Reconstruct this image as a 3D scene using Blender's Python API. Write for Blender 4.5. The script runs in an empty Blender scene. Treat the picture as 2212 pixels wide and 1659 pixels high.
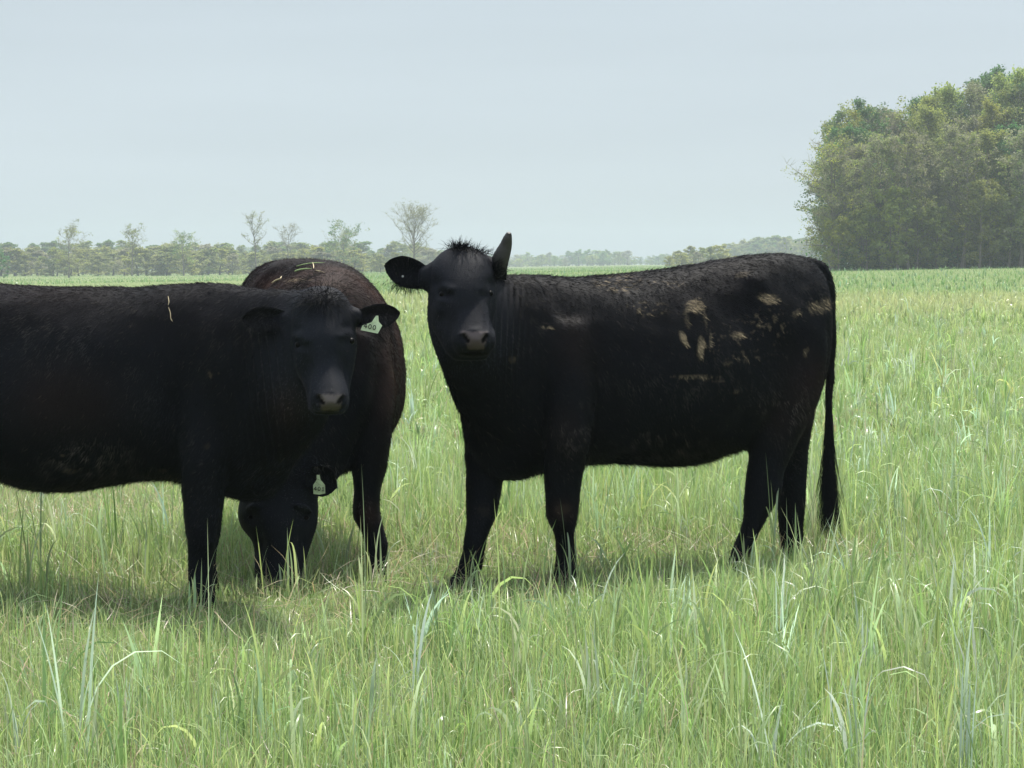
import bpy, math
import numpy as np
from mathutils import Vector

rad = math.radians
scene = bpy.context.scene
COL = scene.collection
SKIP = ''

# ---------------------------------------------------------------- camera
F = 4790.0                       # focal length measured on a 2212 x 1659 copy of the frame
CX, CY = 1106.0, 829.5
CAM_H = 1.30
HORIZON = 572.0
PITCH = math.atan((CY - HORIZON) / F)
cam_data = bpy.data.cameras.new('camera')
cam_data.sensor_width = 36.0
cam_data.lens = F / 2212.0 * 36.0
cam_data.clip_start = 0.1
cam_data.clip_end = 9000.0
cam = bpy.data.objects.new('camera', cam_data)
cam.location = (0, 0, CAM_H)
cam.rotation_euler = (rad(90) - PITCH, 0, 0)
COL.objects.link(cam)
scene.camera = cam

# ---------------------------------------------------------------- sky and sun
SUN_EL, SUN_AZ = 62.0, 22.0      # azimuth: degrees to the right of the view direction, beyond the cattle
world = bpy.data.worlds.new('World')
scene.world = world
world.use_nodes = True
wn = world.node_tree
wn.nodes.clear()
out = wn.nodes.new('ShaderNodeOutputWorld')
bg = wn.nodes.new('ShaderNodeBackground')
sky = wn.nodes.new('ShaderNodeTexSky')
sky.sky_type = 'NISHITA'
sky.sun_disc = False
sky.sun_elevation = rad(SUN_EL)
sky.sun_rotation = rad(SUN_AZ)
sky.altitude = 200
sky.air_density = 1.0
sky.dust_density = 2.0
sky.ozone_density = 1.5
# thin high cloud veil: pulls the blue towards an even pale grey, with faint streaks
veil = wn.nodes.new('ShaderNodeMix'); veil.data_type = 'RGBA'
tc = wn.nodes.new('ShaderNodeTexCoord')
mp = wn.nodes.new('ShaderNodeMapping'); mp.inputs['Scale'].default_value = (1.2, 1.2, 11.0)
nz = wn.nodes.new('ShaderNodeTexNoise'); nz.inputs['Scale'].default_value = 2.2
nz.inputs['Detail'].default_value = 4
mr = wn.nodes.new('ShaderNodeMapRange')
mr.inputs['From Min'].default_value = 0.3; mr.inputs['From Max'].default_value = 0.7
mr.inputs['To Min'].default_value = 0.90; mr.inputs['To Max'].default_value = 0.97
wn.links.new(tc.outputs['Generated'], mp.inputs['Vector'])
wn.links.new(mp.outputs['Vector'], nz.inputs['Vector'])
wn.links.new(nz.outputs['Fac'], mr.inputs['Value'])
wn.links.new(mr.outputs['Result'], veil.inputs['Factor'])
wn.links.new(sky.outputs['Color'], veil.inputs['A'])
veil.inputs['B'].default_value = (4.02, 4.56, 5.0, 1)
# the veil is brighter overhead than at the horizon, as thin cloud is
sx = wn.nodes.new('ShaderNodeSeparateXYZ'); wn.links.new(tc.outputs['Generated'], sx.inputs[0])
zr = wn.nodes.new('ShaderNodeMapRange'); zr.inputs['From Min'].default_value = 0.12; zr.inputs['From Max'].default_value = 0.95
zr.inputs['To Min'].default_value = 1.0; zr.inputs['To Max'].default_value = 2.4
wn.links.new(sx.outputs['Z'], zr.inputs['Value'])
vm = wn.nodes.new('ShaderNodeVectorMath'); vm.operation = 'SCALE'
n2 = wn.nodes.new('ShaderNodeTexNoise'); n2.inputs['Scale'].default_value = 1.6; n2.inputs['Detail'].default_value = 5
wn.links.new(mp.outputs['Vector'], n2.inputs['Vector'])
cr = wn.nodes.new('ShaderNodeMapRange'); cr.inputs['From Min'].default_value = 0.35; cr.inputs['From Max'].default_value = 0.7
cr.inputs['To Min'].default_value = 0.945; cr.inputs['To Max'].default_value = 1.06
wn.links.new(n2.outputs['Fac'], cr.inputs['Value'])
mm = wn.nodes.new('ShaderNodeMath'); mm.operation = 'MULTIPLY'
wn.links.new(zr.outputs[0], mm.inputs[0]); wn.links.new(cr.outputs[0], mm.inputs[1])
wn.links.new(veil.outputs['Result'], vm.inputs[0]); wn.links.new(mm.outputs[0], vm.inputs['Scale'])
wn.links.new(vm.outputs[0], bg.inputs['Color'])
bg.inputs['Strength'].default_value = 0.075
wn.links.new(bg.outputs['Background'], out.inputs['Surface'])

sun_data = bpy.data.lights.new('sun', 'SUN')
sun_data.energy = 3.7
sun_data.angle = rad(2.0)
sun_data.color = (1.0, 0.95, 0.86)
sun = bpy.data.objects.new('sun', sun_data)
_s = Vector((math.sin(rad(SUN_AZ)) * math.cos(rad(SUN_EL)), math.cos(rad(SUN_AZ)) * math.cos(rad(SUN_EL)), math.sin(rad(SUN_EL))))
sun.rotation_euler = _s.to_track_quat('Z', 'Y').to_euler()
sun.location = _s * 60
COL.objects.link(sun)

scene.view_settings.view_transform = 'Standard'
scene.view_settings.look = 'None'
scene.view_settings.exposure = 1.0
scene.view_settings.gamma = 1.0
cy = scene.cycles
cy.max_bounces = 6
cy.diffuse_bounces = 3
cy.glossy_bounces = 2
cy.transmission_bounces = 3
cy.volume_bounces = 1
cy.transparent_max_bounces = 8
cy.use_denoising = True

# ---------------------------------------------------------------- helpers
_cp, _sp = math.cos(PITCH), math.sin(PITCH)

def W(px, py, d):
    """The world point seen at (px, py) of the 2212-wide frame, d metres along the view axis."""
    x = (px - CX) / F * d
    yc = (CY - py) / F * d
    return np.array((x, d * _cp + yc * _sp, CAM_H + yc * _cp - d * _sp))

def project(P):
    v = P - np.array((0, 0, CAM_H))
    d = v[:, 1] * _cp - v[:, 2] * _sp
    yc = v[:, 1] * _sp + v[:, 2] * _cp
    return CX + v[:, 0] / d * F, CY - yc / d * F, d

def smooth01(x, a, b):
    t = np.clip((x - a) / (b - a), 0, 1)
    return t * t * (3 - 2 * t)

def tag(o, label=None, cat=None, group=None, kind=None):
    if label: o['label'] = label
    if cat: o['category'] = cat
    if group: o['group'] = group
    if kind: o['kind'] = kind
    return o

def mesh_object(name, verts, faces, mat=None, parent=None, smooth=True, colors=None):
    """faces: list of arrays (n x 3 or n x 4) or one array."""
    me = bpy.data.meshes.new(name)
    verts = np.asarray(verts, dtype=np.float32)
    if not isinstance(faces, (list, tuple)):
        faces = [faces]
    faces = [np.asarray(f, dtype=np.int32) for f in faces if len(f)]
    n_poly = sum(len(f) for f in faces)
    loops = np.concatenate([f.ravel() for f in faces])
    sizes = np.concatenate([np.full(len(f), f.shape[1], np.int32) for f in faces])
    starts = np.concatenate(([0], np.cumsum(sizes)[:-1])).astype(np.int32)
    me.vertices.add(len(verts)); me.vertices.foreach_set('co', verts.ravel())
    me.loops.add(len(loops)); me.loops.foreach_set('vertex_index', loops)
    me.polygons.add(n_poly)
    me.polygons.foreach_set('loop_start', starts)
    if smooth:
        me.polygons.foreach_set('use_smooth', np.ones(n_poly, bool))
    me.update(calc_edges=True)
    if colors is not None:
        a = me.attributes.new('tint', 'FLOAT_COLOR', 'POINT')
        c = np.ones((len(verts), 4), np.float32); c[:, :3] = colors
        a.data.foreach_set('color', c.ravel())
    if mat: me.materials.append(mat)
    o = bpy.data.objects.new(name, me)
    COL.objects.link(o)
    if parent is not None: o.parent = parent
    return o

def empty(name, loc):
    o = bpy.data.objects.new(name, None)
    o.location = tuple(float(v) for v in loc)
    o.empty_display_size = 0.2
    COL.objects.link(o)
    return o

def local(parent, P):
    return np.asarray(P) - np.array(parent.location)

def new_mat(name):
    m = bpy.data.materials.new(name); m.use_nodes = True
    nt = m.node_tree
    return m, nt, nt.nodes['Principled BSDF'], nt.nodes['Material Output']

def noise_node(nt, scale, detail=3, rough=0.55, coord='Object'):
    t = nt.nodes.new('ShaderNodeTexCoord')
    n = nt.nodes.new('ShaderNodeTexNoise')
    n.inputs['Scale'].default_value = scale; n.inputs['Detail'].default_value = detail
    n.inputs['Roughness'].default_value = rough
    nt.links.new(t.outputs[coord], n.inputs['Vector'])
    return n

def ramp(nt, src, stops):
    r = nt.nodes.new('ShaderNodeValToRGB')
    el = r.color_ramp.elements
    while len(el) < len(stops): el.new(0.5)
    for e, (p, c) in zip(el, stops):
        e.position = p; e.color = (*c, 1)
    nt.links.new(src, r.inputs['Fac'])
    return r

def catmull(A, sub):
    """Catmull-Rom resampling of an (n, k) array of control rows."""
    A = np.asarray(A, float); n = len(A)
    P = np.vstack((2 * A[0] - A[1], A, 2 * A[-1] - A[-2]))
    rows = []
    for i in range(n - 1):
        p0, p1, p2, p3 = P[i:i + 4]
        for t in np.arange(sub) / sub:
            rows.append(0.5 * (2 * p1 + (p2 - p0) * t + (2 * p0 - 5 * p1 + 4 * p2 - p3) * t * t + (3 * p1 - p0 - 3 * p2 + p3) * t ** 3))
    rows.append(A[-1])
    return np.array(rows)

def vnoise(P, scale, seed=0):
    """Smooth value noise on points, vectorised."""
    Q = np.asarray(P, float) * scale + seed * 17.13
    I = np.floor(Q).astype(np.int64); Fr = Q - I; Fr = Fr * Fr * (3 - 2 * Fr)
    res = 0
    k = Q.shape[1]
    pr = (73856093, 19349663, 83492791)
    for c in range(2 ** k):
        w = 1.0; h = np.zeros(len(Q), np.int64)
        for a in range(k):
            b = (c >> a) & 1
            w = w * (Fr[:, a] if b else 1 - Fr[:, a])
            h ^= (I[:, a] + b) * pr[a]
        h = (h ^ (h >> 13)) * 1274126177
        res = res + w * ((h & 0xFFFF) / 65535.0)
    return res

def terrain(x, y):
    x = np.asarray(x, float); y = np.asarray(y, float)
    z = 1.5 * np.tanh(0.02 * x / 1.5) * smooth01(y, 25, 220)
    z = z + 0.10 * np.sin(x * 0.07 + 1.0) * np.sin(y * 0.045) * smooth01(y, 12, 60)
    z = z + 0.012 * np.sin(x * 2.3 + 0.7) * np.cos(y * 1.9)
    return z
# ---------------------------------------------------------------- ground: one sheet out to the horizon
def build_ground():
    ys = np.concatenate((np.linspace(-40, 3, 12), np.linspace(3.5, 16, 60), np.geomspace(16.6, 2600, 110)))
    xs1 = np.concatenate((np.linspace(0, 5, 26), np.geomspace(5.4, 2500, 70)))
    xs = np.concatenate((-xs1[:0:-1], xs1))
    X, Y = np.meshgrid(xs, ys)
    Z = terrain(X, Y)
    V = np.stack((X, Y, Z), -1).reshape(-1, 3)
    nx, ny = len(xs), len(ys)
    i = np.arange((ny - 1) * (nx - 1)); r, c = i // (nx - 1), i % (nx - 1)
    a = r * nx + c
    Fq = np.stack((a, a + 1, a + nx + 1, a + nx), 1)
    m, nt, bs, _ = new_mat('field_soil')
    big = noise_node(nt, 0.9, 4)
    fine = noise_node(nt, 38.0, 5, 0.7)
    mx = nt.nodes.new('ShaderNodeMath'); mx.operation = 'MULTIPLY_ADD'
    nt.links.new(big.outputs['Fac'], mx.inputs[0]); mx.inputs[1].default_value = 0.55
    hf = nt.nodes.new('ShaderNodeMath'); hf.operation = 'MULTIPLY'; hf.inputs[1].default_value = 0.5
    nt.links.new(fine.outputs['Fac'], hf.inputs[0]); nt.links.new(hf.outputs[0], mx.inputs[2])
    rp = ramp(nt, mx.outputs[0], [(0.3, (0.095, 0.125, 0.045)), (0.47, (0.14, 0.19, 0.068)), (0.6, (0.18, 0.20, 0.09)), (0.76, (0.26, 0.22, 0.14))])
    nt.links.new(rp.outputs['Color'], bs.inputs['Base Color'])
    bs.inputs['Roughness'].default_value = 0.95
    bs.inputs['Specular IOR Level'].default_value = 0.1
    bp = nt.nodes.new('ShaderNodeBump'); bp.inputs['Strength'].default_value = 0.8; bp.inputs['Distance'].default_value = 0.03
    nt.links.new(fine.outputs['Fac'], bp.inputs['Height']); nt.links.new(bp.outputs['Normal'], bs.inputs['Normal'])
    g = mesh_object('ground', V, Fq, m)
    tag(g, kind='structure')
build_ground()
# ---------------------------------------------------------------- cattle: geometry helpers
UP = np.array((0.0, 0.0, 1.0))

class Shell:
    """Collects closed lofts that are fused into one skin afterwards."""
    def __init__(self): self.v, self.f, self.n = [], [], 0
    def rings(self, C, U, V, ex=2.0, n=28, front=None, egg=0.0):
        C, U, V = map(np.asarray, (C, U, V))
        t = np.linspace(0, 2 * np.pi, n, endpoint=False)
        ct, st = np.cos(t), np.sin(t)
        cx = np.sign(ct) * np.abs(ct) ** (2 / ex); sx = np.sign(st) * np.abs(st) ** (2 / ex)
        m = len(C)
        pts = np.empty((m, n, 3))
        for i in range(m):
            w = cx * (1 - egg * sx)
            if front is not None:
                w = w * (1 - (1 - front[i]) * smooth01(-sx, -0.2, 1.0))
            pts[i] = C[i] + np.outer(w, U[i]) + np.outer(sx, V[i])
        base = self.n
        self.v.append(pts.reshape(-1, 3))
        k = np.arange(n); k2 = (k + 1) % n
        for i in range(m - 1):
            a = base + i * n
            self.f.append(np.stack((a + k, a + k2, a + n + k2, a + n + k), 1))
        self.n += m * n
        self.v.append(np.array((C[0], C[-1]))); c0, c1 = self.n, self.n + 1; self.n += 2
        self.f.append(np.stack((k2 + base, k + base, np.full(n, c0)), 1))
        e = base + (m - 1) * n
        self.f.append(np.stack((k + e, k2 + e, np.full(n, c1)), 1))
    def torso(self, rows, sub=4, ex=2.15, egg=0.10, head_dir=None):
        """rows: px, y_top, y_bottom, depth, half width; rings stand upright, square to the path."""
        R = catmull(rows, sub)
        top = np.array([W(r[0], r[1], r[3]) for r in R]); bot = np.array([W(r[0], r[2], r[3]) for r in R])
        bot[:, :2] = top[:, :2]
        C = (top + bot) / 2
        T = np.gradient(C, axis=0); T[:, 2] = 0
        if head_dir is not None: T = T * 0 + np.asarray(head_dir)
        k = np.ones(9) / 9
        for a in range(2): T[:, a] = np.convolve(np.pad(T[:, a], 4, mode='edge'), k, 'valid')
        T /= np.linalg.norm(T, axis=1)[:, None] + 1e-9
        S = np.cross(np.tile(UP, (len(T), 1)), T)
        U = S * np.maximum(R[:, 4], 0.01)[:, None]
        V = np.outer((top[:, 2] - bot[:, 2]) / 2, UP)
        self.rings(C, U, V, ex, 32, egg=egg)
    def stack(self, rows, sub=4, ex=2.2, front=None):
        """rows: px, y, half width px, depth of centre, half depth m [, front narrowing]; level rings, for legs and faces."""
        R = catmull(rows, sub)
        C = np.array([W(r[0], r[1], r[3]) for r in R])
        U = np.array([(max(r[2], 2) / F * r[3], 0, 0) for r in R])
        V = np.array([(0, max(r[4], .01), 0) for r in R])
        fr = R[:, 5] if R.shape[1] > 5 else None
        self.rings(C, U, V, ex, 26, front=fr)
    def tube(self, pts, radii, sub=4, n=14, flat=None):
        pts = np.asarray(pts, float); radii = np.asarray(radii, float).reshape(len(pts), -1)
        R = catmull(np.hstack((pts, radii)), sub)
        C = R[:, :3]; T = np.gradient(C, axis=0); T /= np.linalg.norm(T, axis=1)[:, None]
        ref = np.array((0, 1.0, 0)) if flat is None else np.asarray(flat, float)
        A = np.cross(T, np.tile(ref, (len(T), 1))); A /= np.linalg.norm(A, axis=1)[:, None] + 1e-9
        B = np.cross(A, T)
        r2 = R[:, 4] if radii.shape[1] > 1 else R[:, 3]
        self.rings(C, A * R[:, 3][:, None], B * r2[:, None], 2.0, n)
    def fuse(self, voxel, smooth_it):
        V = np.vstack(self.v)
        tri = [f for f in self.f if f.shape[1] == 3]; quad = [f for f in self.f if f.shape[1] == 4]
        o = mesh_object('tmp', V, [np.vstack(quad), np.vstack(tri)])
        md = o.modifiers.new('r', 'REMESH'); md.mode = 'VOXEL'; md.voxel_size = voxel
        sm = o.modifiers.new('s', 'SMOOTH'); sm.factor = 0.5; sm.iterations = smooth_it
        dg = bpy.context.evaluated_depsgraph_get()
        ev = o.evaluated_get(dg); me = ev.to_mesh()
        co = np.empty(len(me.vertices) * 3, np.float32); me.vertices.foreach_get('co', co)
        me.calc_loop_triangles()
        nl = len(me.polygons)
        ls = np.empty(nl, np.int32); me.polygons.foreach_get('loop_total', ls)
        vi = np.empty(len(me.loops), np.int32); me.loops.foreach_get('vertex_index', vi)
        assert (ls == 4).all()
        q = vi.reshape(-1, 4).copy()
        ev.to_mesh_clear()
        bpy.data.objects.remove(o, do_unlink=True)
        return co.reshape(-1, 3).astype(float), q

def relax(V, Q, wgt, it):
    """Extra Laplacian smoothing where wgt is 1."""
    E = np.vstack([Q[:, [a, (a + 1) % 4]] for a in range(4)])
    deg = np.bincount(E[:, 0], minlength=len(V)) + np.bincount(E[:, 1], minlength=len(V))
    for _ in range(it):
        S = np.stack([np.bincount(E[:, 0], V[E[:, 1], k], len(V)) + np.bincount(E[:, 1], V[E[:, 0], k], len(V)) for k in range(3)], 1)
        V = V + (S / deg[:, None] - V) * (wgt * .6)[:, None]
    return V

def vert_normals(V, Q):
    n = np.cross(V[Q[:, 2]] - V[Q[:, 0]], V[Q[:, 3]] - V[Q[:, 1]])
    N = np.zeros_like(V)
    for k in range(4): np.add.at(N, Q[:, k], n)
    return N / (np.linalg.norm(N, axis=1)[:, None] + 1e-12)

def ear_sheet(base, tip, wid, cup, face, n=14, m=9, thick=0.007):
    """A cupped leaf-shaped ear: base and tip points, half width (m), cup depth, direction the hollow faces."""
    base, tip, face = map(lambda a: np.asarray(a, float), (base, tip, face))
    ax = tip - base; L = np.linalg.norm(ax); ax /= L
    fc = face - ax * face.dot(ax); fc /= np.linalg.norm(fc)
    sd = np.cross(ax, fc)
    s = np.linspace(0, 1, n); t = np.linspace(-1, 1, m)
    prof = np.interp(s, [0, .12, .3, .5, .68, .82, .92, .97, 1], [.60, .74, .92, 1.0, .93, .70, .42, .24, .04])
    front = np.empty((n, m, 3)); back = np.empty((n, m, 3))
    for i in range(n):
        for j in range(m):
            w = wid * prof[i]
            depth = cup * (1 - t[j] ** 2) * (0.4 + 0.6 * math.sin(math.pi * min(1, s[i] + .25)))
            p = base + ax * L * s[i] + sd * w * t[j] - fc * depth
            edge = thick * (1.0 - 0.75 * abs(t[j]) ** 3) * (1 - .6 * s[i])
            front[i, j] = p + fc * edge * .5; back[i, j] = p - fc * edge * (1.5 + 1.5 * (1 - s[i]))
    V = np.vstack((front.reshape(-1, 3), back.reshape(-1, 3)))
    Q = []
    o = n * m
    for i in range(n - 1):
        for j in range(m - 1):
            a = i * m + j
            Q.append((a, a + 1, a + m + 1, a + m)); Q.append((o + a, o + a + m, o + a + m + 1, o + a + 1))
        a = i * m
        Q.append((a, a + m, o + a + m, o + a)); a += m - 1
        Q.append((a + m, a, o + a, o + a + m))
    a = (n - 1) * m
    for j in range(m - 1): Q.append((a + j, a + j + 1, o + a + j + 1, o + a + j))
    Q = np.array(Q, np.int32)
    # orient so that normals point away from the sheet's middle surface
    c = np.cross(V[Q[0, 2]] - V[Q[0, 0]], V[Q[0, 3]] - V[Q[0, 1]])
    if c.dot(fc) < 0: Q = Q[:, ::-1]
    return V, Q

# ---------------------------------------------------------------- cattle: materials
def make_hide():
    m, nt, bs, _ = new_mat('black_hide')
    at = nt.nodes.new('ShaderNodeAttribute'); at.attribute_name = 'tint'
    nt.links.new(at.outputs['Color'], bs.inputs['Base Color'])
    bs.inputs['Roughness'].default_value = 0.62
    bs.inputs['Specular IOR Level'].default_value = 0.05
    n = noise_node(nt, 260, 3); 
    bp = nt.nodes.new('ShaderNodeBump'); bp.inputs['Strength'].default_value = 0.35; bp.inputs['Distance'].default_value = 0.004
    nt.links.new(n.outputs['Fac'], bp.inputs['Height']); nt.links.new(bp.outputs['Normal'], bs.inputs['Normal'])
    return m
def make_hair():
    m, nt, bs, _ = new_mat('cattle_hair')
    at = nt.nodes.new('ShaderNodeAttribute'); at.attribute_name = 'tint'
    nt.links.new(at.outputs['Color'], bs.inputs['Base Color'])
    bs.inputs['Roughness'].default_value = 0.5
    bs.inputs['Specular IOR Level'].default_value = 0.05
    return m
HIDE, HAIR = make_hide(), make_hair()

def simple_mat(name, col, rough=0.5, spec=0.4, bump=None):
    m, nt, bs, _ = new_mat(name)
    n = noise_node(nt, 60, 3)
    rp = ramp(nt, n.outputs['Fac'], [(0.3, tuple(c * 0.82 for c in col)), (0.7, tuple(min(1, c * 1.15) for c in col))])
    nt.links.new(rp.outputs['Color'], bs.inputs['Base Color'])
    bs.inputs['Roughness'].default_value = rough; bs.inputs['Specular IOR Level'].default_value = spec
    return m
EYE = simple_mat('dark_eye', (0.004, 0.0035, 0.0035), 0.35, 0.05)
TAG = simple_mat('tag_plastic', (0.42, 0.50, 0.31), 0.45, 0.4)
INK = simple_mat('tag_ink', (0.015, 0.015, 0.018), 0.6, 0.3)
HORN = simple_mat('horn_keratin', (0.034, 0.031, 0.029), 0.55, 0.25)

def hair_object(name, parent, roots, dirs, lens, cols, npt=4, r0=0.0006, curl=0.25, droop=0.0, seed=3):
    rng = np.random.default_rng(seed)
    N = len(roots)
    s = np.linspace(0, 1, npt)
    P = np.empty((N, npt, 3))
    bend = rng.normal(0, 1, (N, 3)) * curl
    for k in range(npt):
        P[:, k] = roots + (dirs * s[k] + bend * s[k] ** 2 * 0.6) * lens[:, None]
        P[:, k, 2] -= droop * lens * s[k] ** 2
    cu = bpy.data.hair_curves.new(name)
    cu.add_curves([npt] * N)
    cu.attributes['position'].data.foreach_set('vector', local(parent, P.reshape(-1, 3)).astype(np.float32).ravel())
    ra = cu.attributes.get('radius') or cu.attributes.new('radius', 'FLOAT', 'POINT')
    rr = np.tile(r0 * (1 - 0.8 * s), N) * np.repeat(rng.uniform(.7, 1.3, N), npt)
    ra.data.foreach_set('value', rr.astype(np.float32))
    ca = cu.attributes.new('tint', 'FLOAT_COLOR', 'POINT')
    c4 = np.ones((N, npt, 4), np.float32); c4[:, :, :3] = cols[:, None, :]
    ca.data.foreach_set('color', c4.ravel())
    cu.materials.append(HAIR)
    o = bpy.data.objects.new(name, cu); COL.objects.link(o); o.parent = parent
    return o

def scatter(V, Q, n, rng, weight=None):
    T = np.vstack((Q[:, [0, 1, 2]], Q[:, [0, 2, 3]]))
    a, b, c = V[T[:, 0]], V[T[:, 1]], V[T[:, 2]]
    area = np.linalg.norm(np.cross(b - a, c - a), axis=1) / 2
    if weight is not None: area = area * weight[T].mean(1)
    cs = np.cumsum(area); i = np.searchsorted(cs, rng.random(n) * cs[-1])
    u, v = rng.random(n), rng.random(n); f = u + v > 1; u[f], v[f] = 1 - u[f], 1 - v[f]
    bc = np.stack((1 - u - v, u, v), 1)
    return T[i], bc

BLACK = np.array((0.0044, 0.0050, 0.0070))
BROWN = np.array((0.021, 0.0120, 0.0105))
MUD = np.array((0.40, 0.31, 0.205))

def patch_field(V, N, patches, facing=None):
    """Dried mud and one painted whorl highlight: each patch (px, py, rx, ry, slant, strength, ragged) is laid on the near flank."""
    px, py, d = project(V)
    vis = (N @ np.array((0, -1.0, 0.15))) > 0.05
    tot = np.zeros(len(V))
    for (x, y, rx, ry, sl, st, rg) in patches:
        u = (px - x - sl * (py - y)) / rx; w = (py - y) / ry
        n = vnoise(V * np.array((1, 1, .30)), 110, 5) * .5 + vnoise(V * np.array((1, 1, .4)), 260, 9) * .5
        r = np.sqrt(u * u + w * w)
        if rg > .7:      # scattered crumbs and flecks
            fl = vnoise(V, 75, 21) * .6 + vnoise(V * np.array((1.6, 1, .6)), 130, 22) * .4
            tot = np.maximum(tot, 1.7 * st * smooth01(fl, rg - .26, rg - .19) * (1 - smooth01(r, .5, 1.1)))
        else:
            tot = np.maximum(tot, st * (1 - smooth01(r + (n - .5) * 2.4 * rg, .7, 1.05)))
    return tot * vis

def eyelid_dent(V, N, spots):
    """Gaussian pushes along a given direction: (x, y, depth, radius m, push vector)."""
    for (P, r, vec, aniso) in spots:
        D = (V - P) / (np.array(aniso) * r)
        g = np.exp(-(D ** 2).sum(1))
        V = V + g[:, None] * np.asarray(vec)
    return V

def ear_tag(parent, pts, depths, text, txt_px, txt_py, txt_d, size, roll, tilt=0.0):
    """A moulded plastic tag plate: outline given as frame points with their own depths; digits lie on the plate."""
    P = np.array([W(p[0], p[1], dd) for p, dd in zip(pts, depths)])
    n = len(P); back = P + np.array((0, 0.003, 0))
    V = np.vstack((P, back)); k = np.arange(n); k2 = (k + 1) % n
    me_faces = [np.stack((k2, k, k + n, k2 + n), 1)]
    o = mesh_object('ear_tag', local(parent, V), me_faces, TAG, parent, smooth=False)
    import bmesh
    bm = bmesh.new(); bm.from_mesh(o.data); bm.verts.ensure_lookup_table()
    bm.faces.new([bm.verts[i] for i in range(n)]); bm.faces.new([bm.verts[i] for i in range(2 * n - 1, n - 1, -1)])
    bmesh.ops.recalc_face_normals(bm, faces=bm.faces)
    bm.to_mesh(o.data); bm.free()
    # digits drawn as strokes with real thickness
    segs = {'4': [[(.62, 0), (.62, 1), (.0, .32), (.9, .32)]],
            '0': [[(.45 + .36 * math.cos(a), .5 + .5 * math.sin(a)) for a in np.linspace(0, 2 * math.pi, 15)]],
            '1': [[(.2, .75), (.5, 1), (.5, 0)], [(.2, 0), (.8, 0)]]}
    sv, sf, c = [], [], 0
    cr, sr = math.cos(roll), math.sin(roll)
    for gi, ch in enumerate(text):
        for line in segs[ch]:
            L = np.array([((gi - len(text) / 2) * 1.05 + a * .85, b - .5) for a, b in line]) * size
            for a, b in zip(L[:-1], L[1:]):
                dr = b - a; ln = np.linalg.norm(dr)
                if ln < 1e-6: continue
                dr /= ln; nr = np.array((-dr[1], dr[0])) * size * .085
                a2, b2 = a - dr * size * .06, b + dr * size * .06
                for q in (a2 + nr, b2 + nr, b2 - nr, a2 - nr):
                    sv.append((q[0] * cr - q[1] * sr, 0, q[0] * sr + q[1] * cr))
                sf.append((c, c + 1, c + 2, c + 3)); c += 4
    sv = np.array(sv)
    org = W(txt_px, txt_py, txt_d)
    sv[:, 1] = tilt * sv[:, 0]
    m = len(sv)
    front = sv + org; bk = sv + org + np.array((0, .0015, 0))
    Vn = np.vstack((front, bk)); Fn = np.array(sf)
    Fall = [Fn]
    for e in range(4):
        f = (e + 1) % 4
        Fall.append(np.stack((Fn[:, f], Fn[:, e], Fn[:, e] + m, Fn[:, f] + m), 1))
    mesh_object('tag_number', local(parent, Vn), [np.vstack(Fall)], INK, o, smooth=False)
    return o

def on_hide(V, Q):
    """Returns a function giving the point of the cow's surface seen at a frame position."""
    from mathutils.bvhtree import BVHTree
    tree = BVHTree.FromPolygons([tuple(v) for v in V], [tuple(int(i) for i in q) for q in Q])
    def hit(px, py):
        o = Vector((0, 0, CAM_H)); t = Vector(W(px, py, 1.0)) - o
        h = tree.ray_cast(o, t.normalized())[0]
        return None if h is None else np.array(h)
    return hit

STRAWMAT = simple_mat('dry_stalk', (.55, .45, .28), .6, .3)
GREENSTALK = simple_mat('cut_grass', (.30, .40, .18), .6, .3)
def stalk(hit, pts, width, mat, label, group):
    """A bent stalk lying on the coat."""
    P = [hit(*p) for p in pts]
    P = [p for p in P if p is not None]
    if len(P) < 2: return
    P = catmull(np.array(P) + np.array((0, -.012, .008)), 4)
    T = np.gradient(P, axis=0); S = np.cross(T, (0, 1.0, .3)); S /= np.linalg.norm(S, axis=1)[:, None] + 1e-9
    B = np.cross(S, T); B /= np.linalg.norm(B, axis=1)[:, None] + 1e-9
    w = width * np.interp(np.linspace(0, 1, len(P)), [0, .2, .8, 1], [.5, 1, .8, .2])[:, None]
    ring = np.stack((P + S * w, P + B * w * .35, P - S * w, P - B * w * .35), 1)
    root = P[0]
    n = len(P); k = np.arange(4)
    Fq = np.vstack([np.stack((k, (k + 1) % 4, (k + 1) % 4 + 4, k + 4), 1) + 4 * i for i in range(n - 1)])
    o = mesh_object('straw_stalk', ring.reshape(-1, 3) - root, Fq, mat); o.location = tuple(root)
    tag(o, label, 'straw', group)

def eyeball(parent, P, r):
    n, m = 10, 14
    th = np.linspace(0, np.pi, n); ph = np.linspace(0, 2 * np.pi, m, endpoint=False)
    P = P + np.array((0, r - .0045, 0))
    V = np.array([(r * math.sin(a) * math.cos(b), r * math.sin(a) * math.sin(b), r * .8 * math.cos(a)) for a in th for b in ph]) + P
    Q = np.array([(i * m + j, (i + 1) * m + j, (i + 1) * m + (j + 1) % m, i * m + (j + 1) % m) for i in range(n - 1) for j in range(m)])
    return mesh_object('eye', local(parent, V), Q, EYE, parent)

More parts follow.
